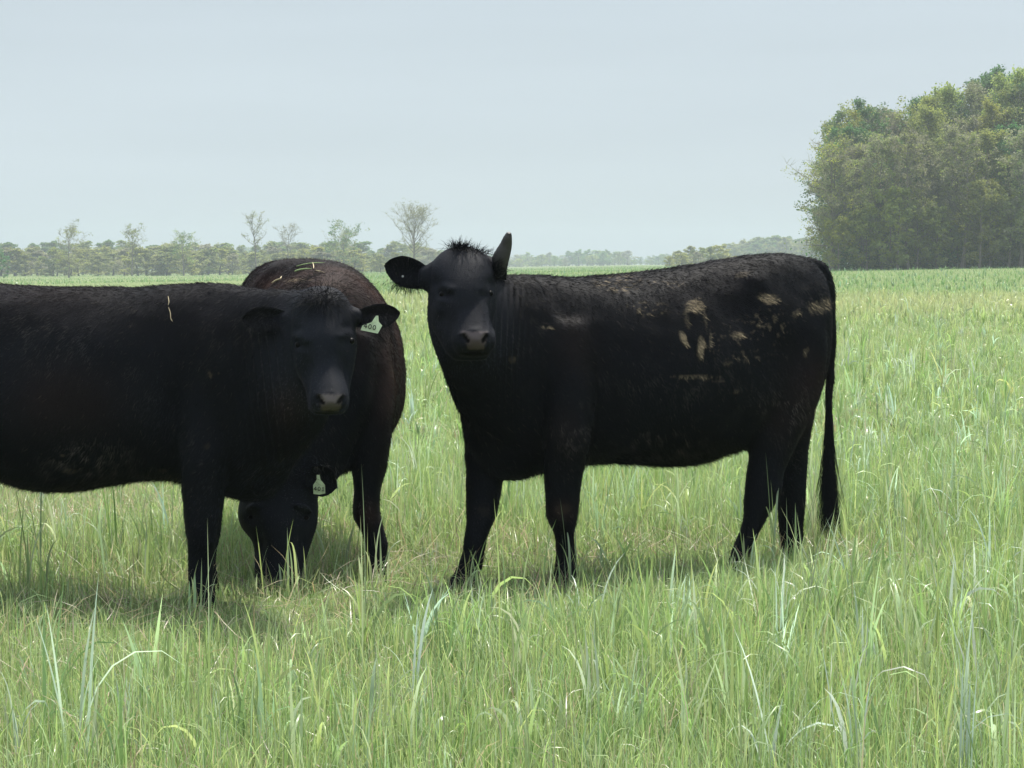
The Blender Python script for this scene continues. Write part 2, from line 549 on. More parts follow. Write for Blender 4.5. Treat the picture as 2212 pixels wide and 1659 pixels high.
def finish_cow(root, V, Q, spec):
    """Paints the hide, adds it under root, and grows the coat."""
    rng = np.random.default_rng(spec['seed'])
    N = vert_normals(V, Q)
    px, py, dp = project(V)
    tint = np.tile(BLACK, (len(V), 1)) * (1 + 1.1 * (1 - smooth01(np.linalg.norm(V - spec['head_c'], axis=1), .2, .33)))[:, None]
    # brown cast over the back: part coat colour, part lit hair painted in
    br = np.clip(vnoise(V, 3.0, 2) * 1.3 - .25, 0, 1) * smooth01(V[:, 2], *spec['brown'][:2]) * spec['brown'][2]
    for (x, y, rx, ry, st) in spec.get('rust', ()):  # brown patches; on the horned cow's haunch they paint lit hair
        br = np.maximum(br, st * np.exp(-((px - x) / rx) ** 2 - ((py - y) / ry) ** 2) * (.5 + vnoise(V, 8, 33)))
    tint = tint + (BROWN - BLACK) * br[:, None]
    mud = patch_field(V, N, spec['mud'])
    tint = tint + (MUD * .7 - tint) * (mud * .45)[:, None]
    nose = np.zeros(len(V))
    for (x, y, rx, ry, dmax, col) in spec['nose']:
        g = np.sqrt(((px - x) / rx) ** 2 + ((py - y) / ry) ** 2) + (vnoise(V, 120, 3) - .5) * .35
        k = (1 - smooth01(g, .75, 1.1)) * (dp < dmax)
        tint = tint + (np.array(col) - tint) * k[:, None]
        nose = np.maximum(nose, k)
    for (yt, yb, lt, rt, lb, rb, dmax, col) in spec.get('pad', ()):      # bare nose pad, wide above and narrow below
        t = np.clip((py - yt) / (yb - yt), 0, 1); l = lt + (lb - lt) * t; r = rt + (rb - rt) * t
        jit = (vnoise(V, 140, 3) - .5) * 4
        e = np.minimum(np.minimum(px - l, r - px), np.minimum(py - yt, yb - py)) + jit
        k = smooth01(e, -2, 2.5) * (dp < dmax)
        tint = tint + (np.array(col) - tint) * k[:, None]; nose = np.maximum(nose, k)
    for (x0, y0, x1, y1, w, dmax) in spec.get('nostril', ()):
        ax = np.array((x1 - x0, y1 - y0), float); L = np.hypot(*ax); ax /= L
        u = (px - x0) * ax[0] + (py - y0) * ax[1]; v = (py - y0) * ax[0] - (px - x0) * ax[1]
        k = (1 - smooth01(np.hypot(np.clip(np.abs(u - L / 2) - L / 2, 0, None), v) / w, .7, 1.1)) * (dp < dmax)
        tint = tint * (1 - k[:, None]) + np.array((.003, .0025, .0025)) * k[:, None]; nose = np.maximum(nose, k)
    body = mesh_object('body', local(root, V), Q, HIDE, root, colors=tint)
    if 'fur' in SKIP: return body
    # coat
    n = spec['hairs']
    wt = 1.0 - nose * .98
    T, bc = scatter(V, Q, n, rng, wt)
    P = (V[T] * bc[:, :, None]).sum(1)
    Nr = (N[T] * bc[:, :, None]).sum(1); Nr /= np.linalg.norm(Nr, axis=1)[:, None]
    mudr = (mud[T] * bc).sum(1); brr = (br[T] * bc).sum(1)
    hd = np.asarray(spec['heading'], float)
    comb = np.tile(-hd * .55 + np.array((0, 0, -.75)), (n, 1))
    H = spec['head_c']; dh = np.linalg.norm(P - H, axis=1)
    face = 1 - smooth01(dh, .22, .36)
    fdir = P - spec['whorl']; fdir /= np.linalg.norm(fdir, axis=1)[:, None] + 1e-6
    comb = comb * (1 - face[:, None]) + fdir * face[:, None]
    flow = np.stack((vnoise(P, 5, 11) - .5, vnoise(P, 5, 12) - .5, vnoise(P, 5, 13) - .5), 1) * .8
    comb = comb + flow
    comb -= Nr * (comb * Nr).sum(1)[:, None]; comb /= np.linalg.norm(comb, axis=1)[:, None] + 1e-6
    ln = np.full(n, .017)
    ln *= 1 + .3 * smooth01(Nr[:, 2], .55, .95) * (P[:, 2] > .9)          # shaggier along the back
    ln *= 1 + 1.0 * smooth01(-Nr[:, 2], .4, .9)                              # and under the belly
    ln = ln * (1 - face) + .009 * face
    ln *= np.where(P[:, 2] < .45, .75, 1)
    ln *= rng.uniform(.65, 1.35, n)
    clump = vnoise(P, 45, 7)
    lift = .12 + .12 * smooth01(clump, .55, .8) + .25 * mudr
    D = comb * (1 - lift * .5)[:, None] + Nr * lift[:, None] + rng.normal(0, .12, (n, 3))
    D /= np.linalg.norm(D, axis=1)[:, None]
    C = BLACK + (BROWN - BLACK) * brr[:, None]
    C = C * rng.uniform(.6, 1.5, (n, 1)) * (.35 + 3.2 * vnoise(P * np.array((1, 1, 1.4)), 3.6, 61) ** 2 * (.6 + .8 * vnoise(P, 22, 62)))[:, None] * (1 + 2.6 * face)[:, None]  # face hair lightened in colour for the sky it reflects
    hx, hy, _ = project(P)
    strand = smooth01(vnoise(P * np.array((1, 1, .5)), 55, 71) * .6 + vnoise(P, 12, 72) * .4, .46, .72)
    for (x, y, rx, ry, st) in spec.get('sheen', ()):     # lit locks and rims, painted into the coat colour
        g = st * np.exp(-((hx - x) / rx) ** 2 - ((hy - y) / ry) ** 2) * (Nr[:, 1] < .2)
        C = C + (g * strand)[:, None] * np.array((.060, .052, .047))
    dust = (rng.random(n) < .02)[:, None] * np.array((.05, .042, .034))
    C = C + dust
    flake = vnoise(P * np.array((1, 1, .22)), 160, 41) * .55 + vnoise(P * np.array((1, 1, .35)), 380, 42) * .45
    caked = (flake * .68 + rng.random(n) * .32) < mudr * .75
    C = np.where(caked[:, None], MUD * rng.uniform(.45, 1.5, (n, 1)), C)
    hair_object('coat', root, P - Nr * .001, D, ln, C, 4, .00085, .3, .1, spec['seed'])
    return body

def tuft(name, root, center, spread, n, length, up, cols, seed, r0=.0008, curl=.35):
    rng = np.random.default_rng(seed)
    P = center + rng.normal(0, 1, (n, 3)) * spread
    D = np.asarray(up) + rng.normal(0, .45, (n, 3)); 
    D = D + (P - center) * 9
    D /= np.linalg.norm(D, axis=1)[:, None]
    return hair_object(name, root, P, D, length * rng.uniform(.4, 1.2, n), np.tile(cols, (n, 1)) * rng.uniform(.6, 1.5, (n, 1)), 5, r0, curl, .2, seed)
# ---------------------------------------------------------------- the horned cow on the right, three-quarter view, head turned to the camera
def cow_horned():
    def dm(px): return 9.105 / (1 - .463 * (px - CX) / F)
    S = Shell()
    T = [(1770, 592, 745, .10), (1748, 560, 850, .19), (1705, 546, 915, .235), (1645, 547, 950, .265), (1560, 559, 985, .30), (1480, 572, 1006, .33),
         (1400, 584, 1004, .34), (1320, 593, 998, .33), (1240, 598, 1006, .295), (1170, 593, 1022, .26), (1115, 591, 1038, .225), (1068, 604, 1036, .18), (1035, 650, 1010, .13), (1012, 730, 960, .06)]
    S.torso([(p, a, b, dm(p), h) for p, a, b, h in T])
    # shoulder and haunch masses
    S.stack([(1228, 690, 40, 9.0, .05), (1222, 760, 62, 8.99, .08), (1220, 840, 66, 8.96, .10), (1224, 905, 60, 8.94, .105), (1226, 960, 50, 8.93, .10),
             (1220, 1000, 43, 8.95, .088), (1216, 1045, 39, 8.97, .080), (1214, 1090, 36.5, 8.98, .075), (1214, 1122, 33, 8.985, .072), (1219, 1155, 22, 9.0, .052), (1221, 1195, 20, 9.01, .046), (1222, 1232, 23, 9.01, .052), (1220, 1255, 28, 9.0, .06), (1218, 1275, 30, 9.0, .066)])
    S.stack([(1075, 850, 50, 9.15, .11), (1062, 930, 52, 9.18, .11), (1052, 980, 50, 9.18, .10), (1047, 1010, 42, 9.17, .09), (1044, 1050, 39, 9.16, .08), (1040, 1100, 35, 9.13, .075), (1036, 1130, 31, 9.1, .07), (1028, 1160, 26, 9.07, .055), (1022, 1195, 24, 9.05, .048), (1013, 1228, 27, 9.03, .055), (999, 1258, 30, 8.99, .062), (986, 1282, 28, 8.97, .066)])
    # near hind leg with stifle, hock and forward-reaching cannon
    S.stack([(1715, 640, 55, 9.58, .10), (1708, 720, 78, 9.54, .13), (1700, 800, 84, 9.52, .135), (1693, 860, 78, 9.51, .125), (1685, 905, 66, 9.5, .11), (1672, 945, 57, 9.49, .095), (1664, 985, 47, 9.49, .082),
             (1653, 1020, 42, 9.48, .072), (1649, 1055, 41, 9.47, .066), (1640, 1090, 35, 9.46, .06), (1630, 1120, 27, 9.45, .05), (1616, 1155, 22, 9.44, .045), (1604, 1185, 21, 9.43, .05), (1594, 1215, 21, 9.42, .055), (1587, 1238, 24, 9.41, .06)])
    S.stack([(1722, 850, 46, 9.80, .11), (1718, 915, 40, 9.83, .10), (1714, 965, 33, 9.85, .085), (1712, 1000, 32, 9.86, .075), (1711, 1035, 31, 9.86, .068), (1710, 1080, 30, 9.86, .062), (1710, 1125, 27, 9.86, .052), (1711, 1165, 25, 9.86, .047), (1711, 1195, 22, 9.86, .05), (1706, 1220, 24, 9.85, .058)])
    # neck sweeping round to the camera
    S.torso([(1140, 592, 1000, 9.07, .22), (1085, 592, 985, 8.98, .20), (1045, 584, 925, 8.87, .165), (1018, 566, 865, 8.76, .135), (1004, 556, 810, 8.68, .11)])
    # head
    S.stack([(998, 534, 24, 8.70, .03, 1), (998, 545, 44, 8.70, .06, 1), (998, 565, 62, 8.69, .10, .95), (999, 592, 71, 8.68, .13, .88), (999, 620, 73, 8.665, .145, .80), (998, 645, 75, 8.65, .15, .72), (997, 672, 74, 8.635, .145, .66),
             (997, 700, 69, 8.62, .13, .70), (1003, 725, 61, 8.60, .115, .8), (1008, 745, 55, 8.59, .105, .9), (1012, 763, 47, 8.585, .085, .95), (1015, 778, 34, 8.59, .06, 1)], ex=2.7)
    S.stack([(1004, 600, 40, 8.625, .06, .9), (1009, 635, 39, 8.588, .06, .9), (1014, 668, 41, 8.555, .064, .85), (1019, 698, 45, 8.527, .075, .8), (1022, 720, 49, 8.505, .085, .85), (1023, 740, 49, 8.50, .085, .9), (1022, 757, 42, 8.51, .075, .9), (1021, 770, 28, 8.53, .05, 1)], ex=2.7)
    # cheek and jaw running back into the throat
    S.stack([(975, 620, 40, 8.76, .08), (970, 670, 47, 8.76, .095), (972, 720, 44, 8.75, .095), (982, 765, 40, 8.74, .09), (992, 800, 36, 8.76, .08), (1000, 840, 30, 8.8, .07)])
    # brow ridges
    # ear and horn roots
    S.tube([W(950, 598, 8.72), W(926, 600, 8.70), W(904, 598, 8.69)], [(.07, .05), (.058, .04), (.036, .025)])
    S.tube([W(1050, 575, 8.72), W(1066, 577, 8.71), W(1078, 574, 8.71)], [.045, .04, .028])
    # tail: dock and bone
    tp = [(1735, 562, 9.76, .03), (1766, 582, 9.82, .045), (1784, 624, 9.85, .040), (1790, 680, 9.88, .032), (1794, 740, 9.9, .026), (1793, 800, 9.91, .021), (1790, 860, 9.91, .017), (1791, 910, 9.91, .014), (1793, 950, 9.91, .010)]
    S.tube([W(a, b, c) for a, b, c, r in tp], [r for *_, r in tp])
    V, Q = S.fuse(.0085, 9)
    V = relax(V, Q, smooth01(np.linalg.norm(V - W(1005, 650, 8.6), axis=1), .22, .36) * smooth01(V[:, 2], .42, .62) * (1 - smooth01(project(V)[0], 1772, 1784)), 34)
    N = vert_normals(V, Q)
    # face sculpting
    V = eyelid_dent(V, N, [
        (W(950, 634, 8.53), .021, (0, .017, 0), (1.1, 2.2, .8)), (W(968, 640, 8.52), .021, (0, .019, 0), (1.1, 2.2, .75)), (W(1064, 632, 8.54), .018, (0, .016, 0), (1, 2.2, .8)), (W(1048, 639, 8.53), .019, (0, .018, 0), (1.1, 2.2, .75)),
        (W(950, 617, 8.52), .016, (0, -.014, -.002), (2.0, 3, .7)), (W(972, 623, 8.51), .014, (0, -.010, -.002), (1.5, 3, .7)), (W(1062, 615, 8.52), .015, (0, -.013, -.002), (1.6, 3, .7)), (W(1044, 622, 8.51), .013, (0, -.009, -.002), (1.4, 3, .7)),
        (W(952, 650, 8.52), .013, (0, -.010, 0), (1.6, 3, .6)), (W(1059, 648, 8.53), .012, (0, -.009, 0), (1.4, 3, .6)),
        (W(1003, 727, 8.42), .009, (.003, .022, 0), (.9, 3, 1.2)), (W(1009, 735, 8.42), .008, (.002, .018, 0), (.9, 3, 1.0)), (W(1049, 727, 8.42), .009, (-.003, .022, 0), (.8, 3, 1.2)), (W(1045, 735, 8.42), .008, (-.002, .018, 0), (.8, 3, 1.0)), (W(1024, 712, 8.43), .012, (0, -.005, 0), (2.2, 3, .8)),
        (W(1000, 722, 8.43), .016, (-.002, -.007, .003), (1.2, 2.0, .6)), (W(1050, 722, 8.43), .016, (.002, -.007, .003), (1.2, 2.0, .6)),
        (W(1023, 762, 8.43), .010, (0, .014, 0), (4.2, 3, .55)),
        (W(960, 690, 8.52), .04, (.004, .012, 0), (.8, 2, 1.4)), (W(1064, 690, 8.52), .04, (-.004, .010, 0), (.6, 2, 1.4)),
        (W(1000, 612, 8.53), .05, (0, -.006, 0), (1.4, 2, 1.2)), (W(946, 668, 8.54), .022, (-.005, -.010, 0), (1.0, 3, 1.3)), (W(1064, 666, 8.54), .022, (.004, -.008, 0), (.8, 3, 1.3)),
        (W(940, 612, 8.58), .028, (.006, .012, 0), (1, 3, .8)), (W(1064, 612, 8.58), .026, (-.006, .012, 0), (.8, 3, .8))])
    # loose skin folds down the neck and a rolling surface elsewhere
    px, py, dd = project(V)
    nk = np.exp(-((px - 1100) / 38) ** 2) * smooth01(py, 600, 660) * (1 - smooth01(py, 860, 960)) * (N[:, 1] < -.1)
    V = V + N * (nk * .0042 * np.sin(px / 13 * 2 * np.pi + .012 * (py - 700) + 2 * vnoise(V, 6, 3)))[:, None]
    bumps = (vnoise(V, 7, 4) - .5) * .010 + (vnoise(V, 18, 6) - .5) * .005
    hm = smooth01(np.linalg.norm(V - W(1005, 650, 8.6), axis=1), .2, .4)
    V = V + N * (bumps * hm)[:, None]
    # hollow flank in front of the hip, edge behind the shoulder
    V = eyelid_dent(V, N, [(W(1590, 680, 9.3), .12, (0, .035, 0), (.9, 2, .9)), (W(1290, 850, 8.8), .08, (0, .032, 0), (.5, 3, 2.2)), (W(1635, 600, 9.35), .06, (0, -.026, 0.006), (1.1, 1.8, .8)), (W(1770, 690, 9.6), .06, (0, -.02, 0), (.7, 2, 1)),
                              (W(1225, 760, 8.9), .10, (0, -.018, 0), (.6, 2, 1.5)), (W(1175, 870, 8.9), .05, (0, .022, 0), (.5, 3, 2.2)), (W(1440, 840, 8.9), .22, (0, -.02, 0), (1.2, 3, 1)), (W(1700, 700, 9.5), .09, (0, -.02, 0), (.9, 2, 1.2)),
                              (W(1655, 930, 9.35), .1, (0, -.0, 0), (1, 2, 1)), (W(1600, 905, 9.3), .06, (0, .03, 0), (.8, 2, 1.3))])
    ears = [ear_sheet(W(928, 604, 8.69), W(830, 572, 8.73), .062, .030, (.18, -1, -.25)),
            ear_sheet(W(1072, 596, 8.74), W(1092, 606, 8.86), .045, .02, (.6, -1, -.2))]
    for ev, eq in ears:
        Q = np.vstack((Q, eq + len(V))); V = np.vstack((V, ev))
    root = empty('cow', (0.62, 9.35, terrain(.62, 9.35)))
    tag(root, 'black cow with one upright horn and dried mud flaking on its flank', 'cow', 'black cattle standing in the field')
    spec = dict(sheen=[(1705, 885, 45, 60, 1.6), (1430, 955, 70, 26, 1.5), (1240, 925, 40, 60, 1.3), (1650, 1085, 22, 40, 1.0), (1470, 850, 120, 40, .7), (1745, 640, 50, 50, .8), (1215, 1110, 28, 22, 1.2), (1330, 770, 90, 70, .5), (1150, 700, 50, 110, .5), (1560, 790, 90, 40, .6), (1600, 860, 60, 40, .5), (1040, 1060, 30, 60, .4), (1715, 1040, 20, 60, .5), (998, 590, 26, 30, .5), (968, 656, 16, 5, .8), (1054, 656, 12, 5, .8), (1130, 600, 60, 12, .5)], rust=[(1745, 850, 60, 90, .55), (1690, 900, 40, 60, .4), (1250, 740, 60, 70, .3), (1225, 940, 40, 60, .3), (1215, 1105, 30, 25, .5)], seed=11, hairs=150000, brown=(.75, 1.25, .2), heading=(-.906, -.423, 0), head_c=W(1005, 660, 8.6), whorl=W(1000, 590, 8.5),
        mud=[(1501, 661, 22, 16, -.1, .75, .42), (1484, 690, 6, 22, .2, .5, .4), (1524, 690, 4, 26, .15, .5, .4), (1476, 731, 8, 19, .35, .9, .2), (1514, 752, 8.5, 28, -.05, .95, .2), (1535, 737, 3, 22, -.05, .75, .3),
             (1594, 724, 17, 9, 0, .75, .45), (1661, 645, 26, 12, .5, .8, .42), (1772, 662, 30, 18, -.6, .6, .55), (1722, 676, 13, 9, -.5, .55, .5), (1740, 761, 7, 11, -.3, .5, .5), (1572, 785, 11, 6, -.6, .45, .5),
             (1505, 814, 48, 3.5, 0, .6, .6), (1540, 822, 30, 2.5, 0, .4, .6), (1591, 846, 8, 5, -.6, .5, .3), (1604, 594, 16, 8, -1, .35, .6), (1107, 777, 9, 8, 0, .35, .3),  # the most slanted patch paints a highlight on the hair whorl
             (1335, 612, 62, 26, 0, .45, .85), (1395, 668, 60, 20, 0, .45, .88), (1660, 700, 60, 40, 0, .35, .86), (1612, 770, 40, 16, 0, .35, .84), (1600, 740, 90, 60, 0, .3, .92), (1440, 610, 50, 16, 0, .4, .92),
             (1182, 705, 16, 7, 0, .6, .8), (1215, 1100, 18, 14, 0, .10, .5), (1045, 1105, 14, 16, 0, .08, .5), (1660, 545, 3, 2, 0, .7, .1)],
        nose=[(1026, 764, 40, 3.5, 8.6, (.003, .0025, .0025))],
        pad=[(716, 736, 996, 1053, 1010, 1043, 8.5, (.095, .077, .079)), (734, 756, 1006, 1051, 1012, 1046, 8.5, (.060, .047, .042))],
        nostril=[(1000, 723, 1010, 737, 5, 8.6), (1051, 723, 1044, 736, 4.5, 8.6)])
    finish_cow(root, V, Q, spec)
    hit = on_hide(V, Q)
    eyeball(root, hit(957, 636), .016); eyeball(root, hit(1058, 634), .015)
    eb = simple_mat('tag_button', (.6, .6, .58), .5, .3)
    V2 = np.array([(math.cos(a) * .0045, 0, math.sin(a) * .0045) for a in np.linspace(0, 2 * math.pi, 10, endpoint=False)])
    btn = np.vstack((V2, V2 * .8 + np.array((0, -.004, 0)), [(0, -.005, 0)])) + on_hide(V, Q)(870, 597)
    k = np.arange(10); k2 = (k + 1) % 10
    mesh_object('ear_stud', local(root, btn), [np.stack((k, k2, k2 + 10, k + 10), 1), np.stack((k + 10, k2 + 10, np.full(10, 20)), 1)], eb, root)
    # the horn
    Hs = Shell()
    hp = [(1060, 586, 8.71, .034), (1074, 580, 8.71, .036), (1081, 560, 8.70, .034), (1087, 545, 8.695, .030), (1092.5, 531, 8.69, .0245), (1096, 517, 8.68, .019), (1098.5, 508, 8.675, .0135), (1099.5, 503.5, 8.67, .009)]
    Hs.tube([W(a, b, c) for a, b, c, r in hp], [r for *_, r in hp], sub=5, n=18)
    tri = [f for f in Hs.f if f.shape[1] == 3]; qd = [f for f in Hs.f if f.shape[1] == 4]
    hv = np.vstack(Hs.v)
    ax = np.linspace(0, 1, len(hv)); hv = hv + np.stack((np.zeros(len(hv)), np.zeros(len(hv)), .0012 * np.sin(ax * 160)), 1)
    mesh_object('horn', local(root, hv), [np.vstack(qd), np.vstack(tri)], HORN, root)
    if 'fur' not in SKIP:
        tuft('forelock', root, W(994, 536, 8.66), np.array((.020, .02, .006)), 450, .034, (0.1, -.1, .8), BLACK, 5)
        tuft('forelock', root, W(1022, 546, 8.67), np.array((.03, .02, .006)), 260, .03, (0.5, -.1, .7), BLACK, 35)
        tuft('horn_base_hair', root, W(1068, 586, 8.67), np.array((.018, .012, .02)), 500, .026, (.4, -.4, .6), BLACK, 36)
        tuft('ear_hair', root, W(885, 612, 8.68), np.array((.035, .01, .012)), 500, .028, (0, -.3, -1), BLACK, 6, .0006)
        # tail switch
        rng = np.random.default_rng(8); n = 1700
        t = rng.random(n) ** .8
        cy_ = 860 + t * 120
        R = np.array([W(1791 + rng.normal(0, 2.6), y, 9.91 + rng.normal(0, .012)) for y in cy_])
        D = np.stack((rng.normal(0, .040, n), rng.normal(0, .1, n), np.full(n, -1.0)), 1)
        D /= np.linalg.norm(D, axis=1)[:, None]
        ln = np.clip((1165 - cy_) / F * 9.9 * rng.uniform(.3, 1.0, n), .05, .7)
        hair_object('tail_switch', root, R, D, ln, np.tile(BLACK, (n, 1)) * rng.uniform(.6, 1.6, (n, 1)), 7, .0013, .085, 0, 8)
cow_horned()

# ---------------------------------------------------------------- the left cow, broadside, running out of the frame, head turned to the camera
def cow_broadside():
    X0 = (440 - CX) / F * 8.55
    def dm(px):
        d = 8.55
        for _ in range(6): d = 8.55 - .27 * ((px - CX) / F * d - X0)
        return d
    S = Shell()
    T = [(-350, 600, 780, .11), (-322, 580, 920, .21), (-250, 574, 975, .26), (-150, 588, 1000, .295), (-50, 604, 1020, .325), (20, 612, 1044, .34), (80, 615, 1063, .345), (150, 616, 1062, .345), (230, 617, 1050, .33), (310, 617, 1040, .305), (390, 616, 1040, .275),
         (455, 612, 1064, .25), (520, 618, 1081, .22), (572, 640, 1078, .175), (606, 700, 1045, .11)]
    S.torso([(p, a, b, dm(p), h) for p, a, b, h in T])
    S.stack([(462, 700, 40, 8.46, .05), (455, 780, 66, 8.44, .085), (448, 870, 70, 8.41, .105), (446, 950, 60, 8.38, .105), (443, 1000, 52, 8.36, .10), (440, 1045, 47, 8.36, .088), (440, 1090, 42, 8.36, .08), (438, 1130, 37, 8.36, .075), (438, 1165, 32, 8.36, .068),
             (435, 1205, 26, 8.37, .052), (434, 1250, 25, 8.37, .05), (436, 1288, 27, 8.37, .055), (437, 1318, 30, 8.37, .062)])
    S.stack([(470, 850, 55, 8.70, .11), (464, 950, 48, 8.72, .10), (456, 1045, 38, 8.74, .085), (450, 1110, 33, 8.74, .072), (446, 1150, 29, 8.74, .065), (443, 1195, 22, 8.74, .05), (444, 1240, 22, 8.74, .05), (448, 1278, 26, 8.74, .06), (450, 1290, 28, 8.74, .06)])
    for (o, dd) in ((0, 9.05), (28, 9.38)):
        S.stack([(-285 + o, 720, 80, dd, .13), (-280 + o, 820, 90, dd, .135), (-272 + o, 900, 70, dd, .11), (-270 + o, 960, 52, dd, .09), (-285 + o, 1010, 38, dd, .072), (-290 + o, 1060, 36, dd, .062), (-288 + o, 1120, 27, dd, .05), (-284 + o, 1180, 23, dd, .046), (-280 + o, 1225, 26, dd, .055), (-276 + o, 1258, 28, dd, .06)])
    S.torso([(450, 613, 1060, 8.54, .23), (520, 619, 1065, 8.46, .205), (575, 622, 1040, 8.37, .175), (625, 624, 1000, 8.27, .15), (665, 626, 940, 8.18, .125), (688, 632, 880, 8.12, .10)])
    # dewlap
    S.torso([(560, 900, 1078, 8.44, .06), (610, 860, 1050, 8.36, .055), (645, 830, 985, 8.28, .05), (672, 820, 930, 8.2, .04)])
    # head
    S.stack([(693, 618, 20, 8.16, .03, 1), (693, 628, 42, 8.15, .07, 1), (694, 650, 59, 8.14, .105, .95), (696, 688, 68, 8.13, .13, .88), (697, 722, 72, 8.11, .15, .82), (698, 750, 73, 8.10, .155, .72), (699, 780, 69, 8.085, .15, .62),
             (702, 810, 60, 8.06, .135, .66), (706, 835, 50, 8.03, .12, .8), (709, 858, 46, 8.01, .108, .9), (710, 880, 43, 8.0, .09, .95), (710, 894, 32, 8.01, .06, 1)], ex=2.7)
    S.stack([(698, 715, 38, 8.06, .06, .9), (701, 755, 37, 8.02, .06, .88), (705, 797, 37, 7.98, .062, .85), (709, 830, 40, 7.945, .07, .9), (711, 855, 43, 7.925, .075, .92), (711, 875, 41, 7.925, .072, .95), (710, 889, 28, 7.94, .05, 1)], ex=2.7)
    S.stack([(690, 720, 58, 8.18, .09), (692, 770, 60, 8.17, .1), (697, 810, 54, 8.15, .095), (702, 845, 44, 8.12, .085), (705, 875, 34, 8.1, .07)])
    S.tube([W(650, 690, 8.16), W(624, 690, 8.15), W(608, 692, 8.15)], [.048, .036, .022])
    S.tube([W(745, 684, 8.16), W(768, 684, 8.15), W(784, 685, 8.15)], [.048, .036, .022])
    V, Q = S.fuse(.0085, 9)
    V = relax(V, Q, smooth01(np.linalg.norm(V - W(700, 760, 8.05), axis=1), .22, .36) * smooth01(V[:, 2], .42, .62), 34)
    N = vert_normals(V, Q)
    V = eyelid_dent(V, N, [
        (W(638, 739, 8.0), .021, (0, .017, 0), (1.0, 2.2, .8)), (W(655, 750, 7.99), .022, (0, .020, 0), (1.1, 2.2, .8)), (W(764, 733, 8.0), .019, (0, .016, 0), (1, 2.2, .8)), (W(748, 741, 7.99), .021, (0, .019, 0), (1.1, 2.2, .8)),
        (W(640, 724, 7.99), .016, (0, -.014, -.002), (1.8, 3, .7)), (W(662, 733, 7.98), .014, (0, -.010, -.002), (1.5, 3, .7)), (W(762, 717, 7.99), .016, (0, -.014, -.002), (1.8, 3, .7)), (W(741, 725, 7.98), .014, (0, -.010, -.002), (1.5, 3, .7)),
        (W(645, 758, 7.99), .013, (0, -.010, 0), (1.7, 3, .6)), (W(758, 750, 7.99), .012, (0, -.009, 0), (1.6, 3, .6)),
        (W(689, 861, 7.84), .009, (.003, .022, 0), (.9, 3, 1.2)), (W(695, 868, 7.84), .008, (.002, .018, 0), (.9, 3, 1.0)), (W(739, 860, 7.84), .009, (-.003, .022, 0), (.9, 3, 1.2)), (W(734, 867, 7.84), .008, (-.002, .018, 0), (.9, 3, 1.0)),
        (W(712, 848, 7.85), .012, (0, -.005, 0), (2.2, 3, .8)),
        (W(688, 854, 7.85), .015, (-.002, -.006, .002), (1.2, 2.0, .6)), (W(736, 853, 7.85), .015, (.002, -.006, .002), (1.2, 2.0, .6)),
        (W(711, 886, 7.86), .010, (0, .013, 0), (4.0, 3, .55)),
        (W(664, 800, 7.97), .04, (.006, .022, 0), (.6, 2, 1.5)), (W(742, 800, 7.97), .04, (-.006, .022, 0), (.6, 2, 1.5)),
        (W(697, 705, 8.0), .05, (0, -.006, 0), (1.4, 2, 1.2)), (W(640, 785, 7.99), .022, (-.005, -.010, 0), (1.0, 3, 1.3)), (W(756, 780, 7.99), .022, (.005, -.010, 0), (1.0, 3, 1.3)),
        (W(640, 712, 8.02), .026, (.006, .012, 0), (.9, 3, .8)), (W(756, 706, 8.02), .026, (-.006, .012, 0), (.9, 3, .8)), (W(672, 876, 7.9), .02, (0, -.006, 0), (.7, 3, 1)), (W(750, 876, 7.9), .02, (0, -.006, 0), (.7, 3, 1))])
    px, py, dd = project(V)
    fx = px - 560 - (py - 700) * .12
    nk = np.exp(-(fx / 52) ** 2) * smooth01(py, 640, 720) * (1 - smooth01(py, 960, 1050)) * (N[:, 1] < -.1) * (dd > 8.1)
    V = V + N * (nk * .0048 * np.sin(fx / 17 * 2 * np.pi + 2.5 * vnoise(V, 6, 3)))[:, None]
    hm = smooth01(np.linalg.norm(V - W(700, 760, 8.05), axis=1), .2, .4)
    V = V + N * (((vnoise(V, 6, 14) - .5) * .014 + (vnoise(V, 16, 6) - .5) * .005) * hm)[:, None]
    V = eyelid_dent(V, N, [(W(375, 900, 8.3), .08, (0, .035, 0), (.5, 3, 2.2)), (W(520, 820, 8.2), .07, (0, .028, 0), (.5, 3, 2)), (W(450, 760, 8.3), .1, (0, -.016, 0), (.6, 2, 1.6)), (W(180, 850, 8.3), .22, (0, -.02, 0), (1.2, 3, 1)), (W(20, 730, 8.5), .14, (0, .03, 0), (1, 3, 1))])
    ears = [ear_sheet(W(624, 692, 8.14), W(522, 688, 8.17), .049, .028, (-.05, -1, -.02)),
            ear_sheet(W(768, 690, 8.14), W(865, 676, 8.17), .046, .028, (.05, -1, -.05))]
    for ev, eq in ears:
        Q = np.vstack((Q, eq + len(V))); V = np.vstack((V, ev))
    root = empty('cow', (-1.55, 8.75, terrain(-1.55, 8.75)))
    tag(root, 'black hornless cow cut off by the left frame edge, bright tag in its ear', 'cow', 'black cattle standing in the field')
